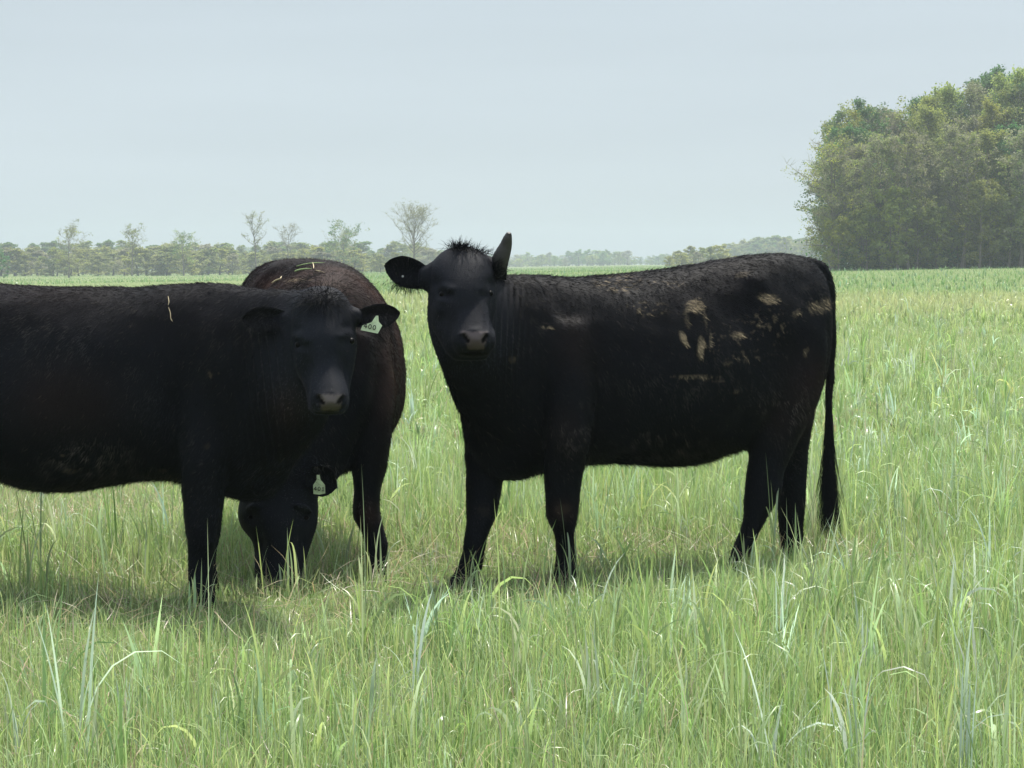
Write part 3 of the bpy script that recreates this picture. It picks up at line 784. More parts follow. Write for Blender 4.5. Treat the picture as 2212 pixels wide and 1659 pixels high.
    spec = dict(sheen=[(190, 990, 90, 40, 1.6), (60, 700, 80, 50, .7), (470, 750, 50, 80, .6), (300, 700, 70, 60, .5), (440, 960, 40, 50, .8), (250, 830, 120, 60, .5), (120, 760, 80, 50, .5), (560, 760, 40, 90, .6), (440, 1080, 30, 60, .4), (700, 790, 45, 60, .4), (566, 714, 40, 9, 1.1), (608, 668, 34, 10, .8), (693, 680, 12, 24, 1.3), (652, 765, 15, 5, 1.2), (748, 756, 12, 5, .8)], rust=[(140, 860, 120, 80, .3), (620, 880, 40, 60, .35)], seed=12, hairs=150000, brown=(.9, 1.25, .35), heading=(.966, -.26, 0), head_c=W(698, 760, 8.05), whorl=W(694, 668, 8.0),
        mud=[(150, 1018, 14, 6, 0, .45, .45), (135, 985, 5, 4, 0, .4, .4), (352, 1020, 6, 4, 0, .3, .5), (350, 1017, 10, 5, 0, .25, .6), (460, 810, 20, 12, 0, .3, .9), (378, 930, 2, 3, 0, .6, .3), (447, 965, 6, 8, 0, .15, .6)],
        nose=[(711, 891, 38, 3, 8.2, (.003, .0025, .0025))],
        pad=[(851, 872, 684, 744, 697, 731, 7.95, (.125, .104, .107)), (868, 888, 690, 738, 692, 734, 7.95, (.068, .057, .052))],
        nostril=[(686, 856, 697, 870, 5, 8.2), (742, 855, 732, 868, 5, 8.2)])
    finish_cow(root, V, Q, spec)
    hit = on_hide(V, Q)
    eyeball(root, hit(646, 745), .016); eyeball(root, hit(757, 737), .016)
    hit = on_hide(V, Q)
    stalk(hit, [(364, 644), (366, 656), (364, 664)], .0015, STRAWMAT, 'short pale straw on the broadside cow\'s shoulder, above the longer one', None)
    stalk(hit, [(365, 668), (369, 680), (370, 692), (374, 699)], .0014, STRAWMAT, 'long thin straw hanging down the broadside cow\'s shoulder', None)
    ear_tag(root, [(812, 682), (817, 682), (818, 695), (825.5, 703.5), (816, 720.5), (779, 713), (783, 703), (803, 696)],
            [8.10, 8.10, 8.095, 8.09, 8.08, 8.08, 8.085, 8.09], '400', 800.5, 705.8, 8.079, .0155, rad(-11))
    if 'fur' not in SKIP:
        tuft('forelock', root, W(694, 650, 8.07), np.array((.035, .03, .02)), 1200, .045, (0, -.5, -.25), BLACK, 15)
        tuft('ear_hair', root, W(575, 705, 8.13), np.array((.03, .01, .012)), 400, .025, (0, -.4, -.8), BLACK, 16, .0006)
        tuft('ear_hair', root, W(812, 690, 8.13), np.array((.03, .01, .01)), 300, .025, (0, -.4, -.8), BLACK, 17, .0006)
cow_broadside()

# ---------------------------------------------------------------- the grazing cow behind, seen from the front, head down
def cow_grazing():
    S = Shell()
    S.torso([(650, 615, 780, 10.75, .12), (650, 573, 900, 10.68, .22), (655, 562, 960, 10.5, .285), (672, 560, 985, 10.25, .325), (692, 562, 1000, 9.98, .36), (704, 572, 1008, 9.75, .35), (710, 584, 1015, 9.5, .30), (712, 592, 1020, 9.32, .265),
             (710, 607, 1028, 9.18, .215), (706, 650, 1025, 9.10, .15), (700, 720, 980, 9.05, .07)], head_dir=(.18, -1, 0))
    S.torso([(642, 600, 800, 10.78, .16), (640, 574, 900, 10.7, .25), (642, 564, 960, 10.5, .305), (656, 561, 985, 10.28, .325), (678, 562, 990, 10.05, .33)], ex=3.1, egg=.02, head_dir=(.18, -1, 0))
    # front legs: the one in view, and its partner behind the lowered head
    S.stack([(795, 760, 48, 9.35, .11), (800, 850, 52, 9.3, .12), (800, 920, 47, 9.26, .11), (799, 960, 42, 9.24, .10), (796, 1010, 36, 9.22, .085), (793, 1055, 28, 9.2, .075), (790, 1092, 29, 9.19, .078), (794, 1122, 30, 9.18, .07), (805, 1150, 25, 9.17, .055), (811, 1180, 26, 9.16, .05), (811, 1218, 26, 9.15, .052), (811, 1245, 26, 9.14, .06), (812, 1268, 30, 9.12, .066)])
    S.stack([(640, 850, 48, 9.35, .12), (632, 960, 40, 9.3, .10), (630, 1055, 28, 9.26, .075), (630, 1120, 29, 9.24, .07), (632, 1180, 22, 9.22, .05), (632, 1235, 25, 9.2, .055), (632, 1262, 28, 9.19, .062)])
    for x in (592, 658):
        S.stack([(x, 800, 60, 10.5, .16), (x, 900, 45, 10.55, .13), (x, 980, 33, 10.6, .09), (x, 1030, 28, 10.62, .075), (x, 1090, 22, 10.58, .055), (x, 1140, 23, 10.55, .06), (x, 1164, 25, 10.53, .062)])
    # neck and dewlap
    S.tube([W(712, 740, 9.25), W(704, 850, 9.16), W(678, 945, 9.08), W(640, 1015, 9.02), (W(615, 1055, 9.0))], [(.21, .2), (.195, .17), (.165, .14), (.14, .125), (.125, .12)])
    S.tube([W(722, 900, 9.12), W(722, 980, 9.06), W(690, 1040, 9.02)], [(.10, .06), (.07, .05), (.05, .05)])
    # head hanging into the grass
    S.stack([(622, 1005, 42, 9.0, .07, 1), (616, 1022, 60, 8.99, .10, 1), (607, 1050, 76, 8.98, .13, .95), (602, 1080, 85, 8.97, .145, .9), (600, 1112, 88, 8.95, .15, .8), (602, 1140, 83, 8.94, .145, .7), (608, 1165, 68, 8.93, .13, .72), (608, 1190, 60, 8.92, .115, .8), (602, 1230, 53, 8.90, .10, .9), (600, 1262, 48, 8.88, .09, .95), (600, 1280, 34, 8.87, .06, 1)])
    S.tube([W(530, 1108, 8.88), W(545, 1095, 8.84), W(565, 1092, 8.83)], [.010, .014, .010])
    S.tube([W(636, 1092, 8.82), W(655, 1095, 8.84), W(672, 1108, 8.88)], [.010, .014, .010])
    S.tube([W(640, 1040, 9.0), W(664, 1030, 8.96), W(680, 1028, 8.94)], [.05, .04, .03])
    S.tube([W(575, 1045, 9.0), W(556, 1038, 8.98), W(545, 1035, 8.97)], [.045, .038, .028])
    V, Q = S.fuse(.0085, 9)
    V = relax(V, Q, smooth01(np.linalg.norm(V - W(603, 1120, 8.95), axis=1), .22, .36) * smooth01(V[:, 2], .42, .62), 34)
    N = vert_normals(V, Q)
    V = eyelid_dent(V, N, [
        (W(540, 1118, 8.83), .034, (0, .024, 0), (1, 1.6, .8)), (W(662, 1118, 8.83), .034, (0, .024, 0), (1, 1.6, .8)),
        (W(560, 1175, 8.82), .04, (.006, .02, 0), (.6, 2, 1.4)), (W(650, 1175, 8.82), .04, (-.006, .02, 0), (.6, 2, 1.4)),
        (W(575, 1255, 8.80), .014, (0, .02, 0), (.8, 2, 1)), (W(626, 1255, 8.80), .014, (0, .02, 0), (.8, 2, 1)),
        (W(850, 800, 9.3), .10, (.0, .03, 0), (.35, 2, 3))])
    hm = smooth01(np.linalg.norm(V - W(603, 1120, 8.95), axis=1), .2, .4)
    V = V + N * (((vnoise(V, 6, 24) - .5) * .014 + (vnoise(V, 16, 6) - .5) * .005) * hm)[:, None]
    ears = [ear_sheet(W(666, 1026, 8.87), W(727, 1054, 8.86), .064, .03, (-.2, -1, -.1)),
            ear_sheet(W(552, 1038, 8.98), W(520, 1040, 9.02), .04, .02, (-.3, -1, -.2))]
    for ev, eq in ears:
        Q = np.vstack((Q, eq + len(V))); V = np.vstack((V, ev))
    root = empty('cow', (-.82, 9.7, terrain(-.82, 9.7)))
    tag(root, 'brownish black cow behind the others, grazing with its muzzle in the grass', 'cow', 'black cattle standing in the field')
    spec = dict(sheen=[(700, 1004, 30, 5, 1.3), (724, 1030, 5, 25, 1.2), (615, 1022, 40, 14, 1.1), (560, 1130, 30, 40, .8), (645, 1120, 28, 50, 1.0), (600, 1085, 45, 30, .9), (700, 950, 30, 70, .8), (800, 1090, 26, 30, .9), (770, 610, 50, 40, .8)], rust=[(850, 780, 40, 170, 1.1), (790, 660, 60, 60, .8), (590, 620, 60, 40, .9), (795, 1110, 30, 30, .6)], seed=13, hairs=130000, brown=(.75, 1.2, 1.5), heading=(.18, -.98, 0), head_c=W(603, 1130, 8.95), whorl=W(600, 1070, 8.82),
        mud=[(640, 605, 40, 6, -1.2, .35, .75), (800, 660, 40, 30, 0, .2, .93)], nose=[(600, 1262, 30, 14, 8.86, (.05, .045, .045))])
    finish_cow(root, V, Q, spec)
    hit = on_hide(V, Q)
    eyeball(root, hit(543, 1119), .016); eyeball(root, hit(659, 1119), .016)
    hit = on_hide(V, Q)
    stalk(hit, [(641, 579), (668, 573), (702, 571)], .003, GREENSTALK, 'long green stalk lying across the top of the grazing cow\'s back', None)
    stalk(hit, [(676, 571), (678, 577), (678, 584)], .003, STRAWMAT, 'short upright straw crossing the long green stalk on the grazing cow', None)
    stalk(hit, [(637, 590), (652, 586), (674, 584)], .005, GREENSTALK, 'broad green leaf under the long stalk on the grazing cow\'s back', None)
    stalk(hit, [(683, 588), (693, 590), (703, 593)], .0035, STRAWMAT, 'small pale straw at the right end of the wisps on the grazing cow', None)
    stalk(hit, [(588, 615), (598, 609), (606, 606), (609, 600)], .0045, STRAWMAT, 'bent yellow straw low on the left of the grazing cow\'s back', None)
    ear_tag(root, [(684, 1026), (690, 1026), (692, 1036), (702, 1048), (702.5, 1066), (690, 1068.5), (677, 1067), (676.5, 1048), (684, 1036)],
            [8.83, 8.83, 8.825, 8.82, 8.815, 8.815, 8.815, 8.82, 8.825], '401', 690.5, 1056, 8.812, .0145, rad(-4))
    if 'fur' not in SKIP:
        tuft('forelock', root, W(612, 1030, 8.9), np.array((.05, .03, .02)), 800, .04, (0, -.6, -.6), BLACK, 26)
cow_grazing()
# ---------------------------------------------------------------- grass: blades grown over the field, sparser and coarser with distance
def grass_material():
    m, nt, bs, out = new_mat('grass_blade')
    at = nt.nodes.new('ShaderNodeAttribute'); at.attribute_name = 'tint'
    nt.links.new(at.outputs['Color'], bs.inputs['Base Color'])
    bs.inputs['Roughness'].default_value = 0.36
    bs.inputs['Specular IOR Level'].default_value = 0.45
    tr = nt.nodes.new('ShaderNodeBsdfTranslucent')
    hs = nt.nodes.new('ShaderNodeHueSaturation'); hs.inputs['Hue'].default_value = 0.492; hs.inputs['Saturation'].default_value = 1.1; hs.inputs['Value'].default_value = 1.5
    nt.links.new(at.outputs['Color'], hs.inputs['Color']); nt.links.new(hs.outputs['Color'], tr.inputs['Color'])
    mix = nt.nodes.new('ShaderNodeMixShader'); mix.inputs['Fac'].default_value = 0.38
    nt.links.new(bs.outputs[0], mix.inputs[1]); nt.links.new(tr.outputs[0], mix.inputs[2])
    nt.links.new(mix.outputs[0], out.inputs['Surface'])
    return m
GRASS = grass_material()

def blades(rng, base, az, length, width, lean, curl, col, nseg=5, twist=0.0, power=1.6):
    """Ribbon blades: returns verts, quads, colours."""
    N = len(base)
    s = np.linspace(0, 1, nseg + 1)
    P = np.zeros((N, nseg + 1, 2)); ang = np.zeros((N, nseg + 1))
    for k in range(nseg + 1):
        ang[:, k] = lean + curl * s[k] ** power
    for k in range(1, nseg + 1):
        a = (ang[:, k] + ang[:, k - 1]) / 2
        P[:, k, 0] = P[:, k - 1, 0] + np.sin(a) * length / nseg
        P[:, k, 1] = P[:, k - 1, 1] + np.cos(a) * length / nseg
    ca, sa = np.cos(az), np.sin(az)
    X = base[:, None, 0] + P[:, :, 0] * ca[:, None]; Y = base[:, None, 1] + P[:, :, 0] * sa[:, None]; Z = base[:, None, 2] + P[:, :, 1]
    C = np.stack((X, Y, Z), -1)
    tw = rng.uniform(-1, 1, N)[:, None] * twist * s[None, :] + rng.uniform(-.5, .5, N)[:, None]
    side = np.stack((-sa, ca, np.zeros(N)), -1)
    bn = np.stack((np.cos(ang) * ca[:, None], np.cos(ang) * sa[:, None], -np.sin(ang)), -1)
    Sd = side[:, None, :] * np.cos(tw)[..., None] + bn * np.sin(tw)[..., None]
    prof = np.interp(s, [0, .15, .45, .75, 1], [.65, .95, 1.0, .62, .03])
    hw = width[:, None] * .5 * prof[None, :]
    A = C - Sd * hw[..., None]; B = C + Sd * hw[..., None]
    V = np.stack((A, B), 2).reshape(-1, 3)
    k = np.arange(nseg)
    loc = np.stack((2 * k, 2 * k + 1, 2 * k + 3, 2 * k + 2), 1)
    Fq = (loc[None] + (np.arange(N) * 2 * (nseg + 1))[:, None, None]).reshape(-1, 4)
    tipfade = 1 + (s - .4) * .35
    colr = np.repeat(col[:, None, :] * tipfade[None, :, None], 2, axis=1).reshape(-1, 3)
    return V, Fq, colr

class Bag:
    def __init__(self): self.v, self.f, self.c, self.n = [], [], [], 0
    def add(self, V, Fq, C):
        self.v.append(V.astype(np.float32)); self.f.append(Fq + self.n); self.c.append(C.astype(np.float32)); self.n += len(V)
    def make(self, name, mat, label=None):
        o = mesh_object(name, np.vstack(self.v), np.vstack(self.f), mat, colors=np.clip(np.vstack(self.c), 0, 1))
        return o

def wedge(rng, n, y0, y1, p=1.0, half=.35, margin=1.6):
    """Random points in the strip of field the camera can see (and a margin beside it)."""
    t = rng.random(n)
    if p == 0:   # even in perspective: density falls with the square of distance
        y = y0 * (y1 / y0) ** t
    else:
        y = np.sqrt(y0 ** 2 + t * (y1 ** 2 - y0 ** 2))
    x = rng.uniform(-1, 1, n) * (half * y + margin)
    return np.stack((x, y, terrain(x, y)), 1)

GREEN = np.array((0.215, 0.305, 0.122)); LIME = np.array((0.305, 0.378, 0.168)); GLAUC = np.array((0.295, 0.375, 0.220)); STRAW = np.array((0.36, 0.315, 0.215)); DEEP = np.array((0.13, 0.21, 0.065))

def mixc(rng, n, opts, w, jit=.25):
    i = rng.choice(len(opts), n, p=np.array(w) / sum(w))
    c = np.array(opts)[i] * rng.uniform(1 - jit, 1 + jit, (n, 1))
    return c * rng.uniform(.92, 1.08, (n, 3))

def lush(P):
    """How thick the stand is: fuller to the right, thinner and trampled near the cattle and at the lower left."""
    v = vnoise(P[:, :2], .9, 31) * .55 + vnoise(P[:, :2], 2.7, 32) * .45
    v = v + np.clip((P[:, 0] + .1 * P[:, 1] - .4) * .16, -.22, .26)
    r = np.exp(-(((P[:, 0] - .25) / 1.9) ** 2 + ((P[:, 1] - 9.6) / 1.2) ** 2))
    return v - .10 * r

def trampled(P):
    """0..1: where the herd has grazed and trodden the stand down."""
    x, y = P[:, 0], P[:, 1]
    a = np.exp(-(((x - 1.0) / .85) ** 4 + ((y - 9.2) / .9) ** 4))
    b = np.exp(-(((x + .05) / .75) ** 4 + ((y - 8.75) / 1.0) ** 4))
    c = np.exp(-(((x + .9) / .75) ** 4 + ((y - 8.45) / .95) ** 4))
    return np.clip(np.maximum(np.maximum(a, b), c), 0, 1)

def bands(P, c):
    """The far field: a paler ripening strip, then a deeper green one beyond it."""
    y = P[:, 1] + 14 * (vnoise(P[:, :2] * np.array((1, .4)), .06, 51) - .5)
    pale = smooth01(y, 38, 62) * (1 - smooth01(y, 92, 108)) * (.25 + .5 * vnoise(P[:, :2], .2, 52))
    deep = smooth01(y, 95, 115)
    c = c + (np.array((.37, .37, .20)) - c) * pale[:, None]
    return c * (1 - deep[:, None] * np.array((.36, .22, .30)))

def build_grass():
    rng = np.random.default_rng(42)
    tall, low, dry = Bag(), Bag(), Bag()
    # short under-growth
    def under(n, y0, y1, wmul, p, nseg, hmul=1.0, loose=0.0):
        P = wedge(rng, n, y0, y1, p)
        L = lush(P); keep = rng.random(n) < np.clip(.35 + 1.1 * L, .12, 1); P, L = P[keep], L[keep]; n = len(P)
        ln = rng.gamma(6, .021, n) * (.6 + .75 * L) * hmul * (1 - .62 * trampled(P))
        c = mixc(rng, n, [GREEN, LIME, GLAUC, DEEP, STRAW], [.31, .41, .12, .12, .04])
        c = bands(P, c)
        low.add(*blades(rng, P, rng.uniform(0, 2 * np.pi, n), ln, rng.uniform(.0018, .0042, n) * wmul, rng.normal(0, .22 + loose, n), rng.gamma(2, .35 + loose * .5, n), c, nseg, .8 + loose))
    # straw and old thatch
    def thatch(n, y0, y1, wmul, p, nseg=3):
        P = wedge(rng, n, y0, y1, p)
        L = lush(P); keep = rng.random(n) < np.clip(1.15 - 1.3 * L + .12 * trampled(P), .08, 1); P = P[keep]; n = len(P)
        P[:, 2] += rng.uniform(0, .05, n)
        c = mixc(rng, n, [STRAW, STRAW * .6, LIME * .9, np.array((.24, .19, .12))], [.5, .2, .15, .15])
        dry.add(*blades(rng, P, rng.uniform(0, 2 * np.pi, n), rng.uniform(.06, .24, n), rng.uniform(.0018, .0042, n) * wmul, rng.normal(1.15, .35, n), rng.normal(.2, .5, n), c, nseg, 1.0))
    # tall cereal tillers, several broad leaves each, some arched right over
    def tillers(n, y0, y1, wmul, p, nseg, nl=6, hmul=1.0):
        P = wedge(rng, n, y0, y1, p)
        L = lush(P); keep = rng.random(n) < np.clip(-.35 + 1.6 * L, .04, 1); P, L = P[keep], L[keep]
        keep = rng.random(len(P)) > trampled(P) * .9; P, L = P[keep], L[keep]; n = len(P)
        hgt = rng.normal(.235, .07, n) * (.62 + .66 * L) * hmul * (1 - .5 * trampled(P))
        k = np.repeat(np.arange(n), nl); m = len(k)
        B = P[k].copy(); B[:, :2] += rng.normal(0, .018, (m, 2)) 
        ln = np.clip(hgt[k] * rng.uniform(.45, 1.2, m), .08, .5)
        lean = np.abs(rng.normal(.05, .12, m)); curl = rng.gamma(1.3, .33, m)
        over = rng.random(m) < .2; curl[over] = rng.uniform(1.6, 3.0, over.sum())
        w = rng.uniform(.006, .0135, m) * wmul
        thin = rng.random(m) < .45; w[thin] *= .5
        tc_ = mixc(rng, n, [GREEN, GLAUC, LIME, np.array((.38, .46, .36))], [.36, .34, .22, .08])
        c = tc_[k] * rng.uniform(.8, 1.25, (m, 1))
        c = bands(B, c)
        tall.add(*blades(rng, B, rng.uniform(0, 2 * np.pi, m), ln, w, lean, curl, c, nseg, 1.6, 2.2))
    under(400000, 4.6, 14, 1.0, 1, 4)
    under(325000, 14, 45, 1.5, 0, 3, .72, .3)
    under(250000, 45, 240, 4.6, 0, 2, 1.3, .3)
    under(70000, 240, 760, 26.0, 0, 2, 2.0)
    thatch(44000, 4.6, 14, 1.0, 1)
    thatch(9000, 8.6, 12.5, 1.0, 1)
    thatch(22000, 14, 60, 2.4, 0)
    tillers(7200, 5.3, 14, 1.0, 1, 7)
    tillers(9300, 14, 45, 1.7, 0, 5, 5, .85)
    tillers(9000, 45, 240, 5.0, 0, 4, 4, 1.15)
    # a few stalks standing clear of the rest
    P = wedge(rng, 170, 6.0, 14, 1); P = P[trampled(P) < .3]; n = len(P)
    c = mixc(rng, n, [GLAUC, LIME], [.6, .4])
    tall.add(*blades(rng, P, rng.uniform(0, 2 * np.pi, n), rng.uniform(.38, .66, n), rng.uniform(.004, .007, n), rng.normal(0, .08, n), rng.gamma(1.2, .25, n), c, 7, .6, 2.0))
    # stalks rising close in front of the cattle's legs
    by_leg = [(1676, 9.25, .62), (1622, 9.15, .34), (1612, 9.1, .26), (1700, 9.2, .30), (1722, 9.3, .27), (1650, 9.1, .22), (1003, 8.55, .24), (1018, 8.6, .30), (1030, 8.6, .22), (1235, 8.8, .34), (1215, 8.75, .22), (1250, 8.9, .28), (428, 8.1, .28), (440, 8.15, .22), (415, 8.1, .2), (592, 8.6, .28), (612, 8.6, .24), (640, 8.6, .27), (660, 8.65, .25), (560, 8.5, .26), (800, 8.8, .24), (818, 8.85, .3), (835, 8.9, .22), (1800, 9.5, .3), (1170, 8.6, .3), (60, 8.6, .5), (85, 8.7, .48), (310, 8.8, .42), (230, 8.9, .3)]
    for q, (px, d, ln_) in enumerate(by_leg):
        for j in range(4):
            x = (px + rng.normal(0, 5) - CX) / F * d; dd = d + rng.normal(0, .05)
            b = np.array([[x, dd, float(terrain(x, dd))]])
            c = mixc(rng, 1, [GLAUC, LIME, GREEN], [.5, .2, .3])
            tall.add(*blades(rng, b, rng.uniform(0, 2 * np.pi, 1), np.array([ln_ * (1.12 if j == 0 else rng.uniform(.4, .9))]), rng.uniform(.006, .011, 1), np.abs(rng.normal(.06, .08, 1)), rng.gamma(1.3, .35, 1) * (1 if j == 0 else 2), c, 8, 1.2, 2.2))
    for bag, nm, lb, ct in ((low, 'short_grass', 'short yellow green grass covering the whole field', 'grass'), (tall, 'tall_grass', 'tall broad-leaved green grass standing above the short grass', 'grass'), (dry, 'dry_straw', 'pale dry straw lying between the grass blades', 'straw')):
        tag(bag.make(nm, GRASS), lb, ct, kind='stuff')
if 'grass' not in SKIP: build_grass()
# ---------------------------------------------------------------- trees
def bark_material(name, c0, c1):
    m, nt, bs, _ = new_mat(name)
    n = noise_node(nt, 3.0, 5)
    rp = ramp(nt, n.outputs['Fac'], [(0.3, c0), (0.7, c1)])
    nt.links.new(rp.outputs['Color'], bs.inputs['Base Color']); bs.inputs['Roughness'].default_value = .9
    return m
BARK = bark_material('grey_bark', (.10, .085, .07), (.19, .165, .14))
def leaf_material(name, shift=.5, sat=1.0, val=1.0):
    m, nt, bs, out = new_mat(name)
    at = nt.nodes.new('ShaderNodeAttribute'); at.attribute_name = 'tint'
    oi = nt.nodes.new('ShaderNodeObjectInfo')
    hs = nt.nodes.new('ShaderNodeHueSaturation'); hs.inputs['Saturation'].default_value = sat
    r1 = nt.nodes.new('ShaderNodeMapRange'); r1.inputs['To Min'].default_value = shift - .018; r1.inputs['To Max'].default_value = shift + .018
    r2 = nt.nodes.new('ShaderNodeMapRange'); r2.inputs['To Min'].default_value = val * .82; r2.inputs['To Max'].default_value = val * 1.18
    nt.links.new(oi.outputs['Random'], r1.inputs['Value']); nt.links.new(oi.outputs['Random'], r2.inputs['Value'])
    nt.links.new(r1.outputs[0], hs.inputs['Hue']); nt.links.new(r2.outputs[0], hs.inputs['Value'])
    nt.links.new(at.outputs['Color'], hs.inputs['Color'])
    nt.links.new(hs.outputs['Color'], bs.inputs['Base Color']); bs.inputs['Roughness'].default_value = .6; bs.inputs['Specular IOR Level'].default_value = .25
    tr = nt.nodes.new('ShaderNodeBsdfTranslucent'); nt.links.new(hs.outputs['Color'], tr.inputs['Color'])
    mix = nt.nodes.new('ShaderNodeMixShader'); mix.inputs['Fac'].default_value = .5
    nt.links.new(bs.outputs[0], mix.inputs[1]); nt.links.new(tr.outputs[0], mix.inputs[2]); nt.links.new(mix.outputs[0], out.inputs['Surface'])
    return m
LEAF = leaf_material('tree_leaf')

YOUNG = np.array((.335, .375, .065)); OLIVE = np.array((.245, .295, .085)); TWIGGY = np.array((.255, .255, .15)); DARKG = np.array((.075, .160, .045)); PALE = np.array((.23, .25, .12))

def unit(v): return v / (np.linalg.norm(v) + 1e-9)

def tree_geometry(seed, H, R, base=.12, limbs=26, leaf_cols=(YOUNG, OLIVE), leaf_w=(.5, .5), leaves=5200, lsize=.20, twigs=900, trunk_r=None, shape=1.0, lean=0.0, upright=.55):
    """Unit-true tree: trunk with limbs (verts, quads) and crown of twigs and leaves (verts, faces, colours)."""
    rng = np.random.default_rng(seed)
    tv, tf, n = [], [], 0
    def tube(P, r, sides):
        nonlocal n
        P = np.asarray(P); T = np.gradient(P, axis=0); T /= np.linalg.norm(T, axis=1)[:, None] + 1e-9
        A = np.cross(T, (0.31, .87, .12)); A /= np.linalg.norm(A, axis=1)[:, None] + 1e-9; B = np.cross(T, A)
        a = np.linspace(0, 2 * np.pi, sides, endpoint=False)
        V = P[:, None] + (A[:, None] * np.cos(a)[None, :, None] + B[:, None] * np.sin(a)[None, :, None]) * np.asarray(r)[:, None, None]
        k = np.arange(sides); k2 = (k + 1) % sides
        for i in range(len(P) - 1):
            tf.append(np.stack((k, k2, sides + k2, sides + k), 1) + n + i * sides)
        tv.append(V.reshape(-1, 3)); n += len(P) * sides
    r0 = trunk_r or H * .016
    hs = np.linspace(0, 1, 9)
    wob = np.cumsum(rng.normal(0, .007, (9, 2)), axis=0) * H
    TP = np.stack((wob[:, 0] + lean * H * hs ** 1.5, wob[:, 1], hs * H * .93), 1); TP[0, :2] = 0
    tube(TP, r0 * (1.25 - 1.05 * hs ** .7) * np.where(hs < .02, 1.35, 1), 7)
    ends = []
    for i in range(limbs):
        h = base + (1 - base) * (i + rng.random()) / limbs * .93
        az = i * 2.4 + rng.normal(0, .5)
        p = np.array([np.interp(h / .93 if h < .93 else 1, hs, TP[:, k]) for k in range(3)])
        rel = (h - base) / (1 - base)
        span = R * math.sin(math.pi * min(.97, max(.08, .16 + .84 * rel)) ** shape) ** .7 * rng.uniform(.65, 1.1)
        up = upright + .5 * rel + rng.normal(0, .12)
        d = unit(np.array((math.cos(az), math.sin(az), up)))
        pts = [p]; q = p.copy(); dd = d.copy(); m = 6
        for k in range(m):
            dd = unit(dd + rng.normal(0, .12, 3) + np.array((0, 0, .06)))
            q = q + dd * span / m * (1 + .35 * up); pts.append(q.copy())
        rr = r0 * .42 * (1 - .6 * rel) * np.linspace(1, .15, m + 1)
        tube(pts, rr, 5)
        for k in range(5):
            t = .3 + .7 * (k + rng.random()) / 5
            b = np.array([np.interp(t * m, np.arange(m + 1), np.array(pts)[:, c]) for c in range(3)])
            sd = unit(rng.normal(0, 1, 3) * (1, 1, .6) + d * .6 + np.array((0, 0, .45)))
            sl = span * rng.uniform(.25, .5)
            sp = [b + sd * sl * u + np.array((0, 0, .15 * sl * u * u)) + rng.normal(0, .03 * sl, 3) for u in (0, .4, .75, 1)]
            tube(sp, r0 * .13 * np.linspace(1, .25, 4), 3)
            ends.append((sp[1], sd, sl)); ends.append((sp[2], sd, sl)); ends.append((sp[3], sd, sl))
        ends.append((pts[-1], dd, span * .35)); ends.append((pts[-2], dd, span * .35))
    for k in range(6): ends.append((TP[-1] - (0, 0, .03 * H * k), np.array((0, 0, 1.)), R * .3))
    ends_p = np.array([e[0] for e in ends]); ends_l = np.array([e[2] for e in ends])
    # crown: twigs as thin slivers, leaves as small folded quads gathered in sprays
    cv, cq, cc, c = [], [], [], 0
    if twigs:
        i = rng.integers(0, len(ends), twigs); P = ends_p[i]
        D = rng.normal(0, 1, (twigs, 3)); D[:, 2] = np.abs(D[:, 2]) * .8 + .2; D /= np.linalg.norm(D, axis=1)[:, None]
        L = ends_l[i] * rng.uniform(.25, .8, twigs)
        S = np.cross(D, rng.normal(0, 1, (twigs, 3))); S /= np.linalg.norm(S, axis=1)[:, None]
        w = lsize * .09
        mid = P + D * (L * .5)[:, None] + rng.normal(0, .05, (twigs, 3)); tip = P + D * L[:, None]
        V = np.stack((P - S * w, P + S * w, mid + S * w * .7, mid - S * w * .7, tip + S * w * .25, tip - S * w * .25), 1).reshape(-1, 3)
        b = np.arange(twigs)[:, None] * 6
        cq += [np.array((0, 1, 2, 3))[None] + b, np.array((3, 2, 4, 5))[None] + b]
        cv.append(V); cc.append(np.repeat(TWIGGY[None] * rng.uniform(.7, 1.2, (twigs, 1)), 6, 0)); c += len(V)
    if leaves:
        ns = max(40, leaves // 14)
        i = rng.integers(0, len(ends), ns); sprc = ends_p[i] + rng.normal(0, 1, (ns, 3)) * (ends_l[i] * .33)[:, None]
        # uneven outline: drop sprays by low-frequency noise
        keep = vnoise(sprc, 2.2 / R, seed % 97) > .26
        sprc = sprc[keep]; ns = len(sprc)
        ci = rng.choice(len(leaf_cols), ns, p=np.array(leaf_w) / sum(leaf_w)); scol = np.array(leaf_cols)[ci] * rng.uniform(.86, 1.14, (ns, 1))
        k = rng.integers(0, ns, leaves)
        P = sprc[k] + rng.normal(0, .068 * R, (leaves, 3)) * (1, 1, .75)
        A = rng.normal(0, 1, (leaves, 3)); A[:, 2] *= .6; A /= np.linalg.norm(A, axis=1)[:, None]
        B = np.cross(A, rng.normal(0, 1, (leaves, 3))); B /= np.linalg.norm(B, axis=1)[:, None]
        sz = lsize * rng.uniform(.5, 1.3, leaves)[:, None]
        V = np.stack((P - A * sz * .5, P + B * sz * .3, P + A * sz * .5, P - B * sz * .3), 1).reshape(-1, 3)
        cq.append(np.arange(leaves)[:, None] * 4 + np.arange(4)[None] + c)
        cv.append(V); cc.append(np.repeat(scol[k] * rng.uniform(.93, 1.07, (leaves, 1)), 4, 0)); c += len(V)
    return (np.vstack(tv), np.vstack(tf)), (np.vstack(cv), np.vstack(cq), np.vstack(cc))

def at_px(px, y):
    """Ground point at distance y under frame column px."""
    x = (px - CX) / F * y
    return np.array((x, y, float(terrain(x, y)) - .1))

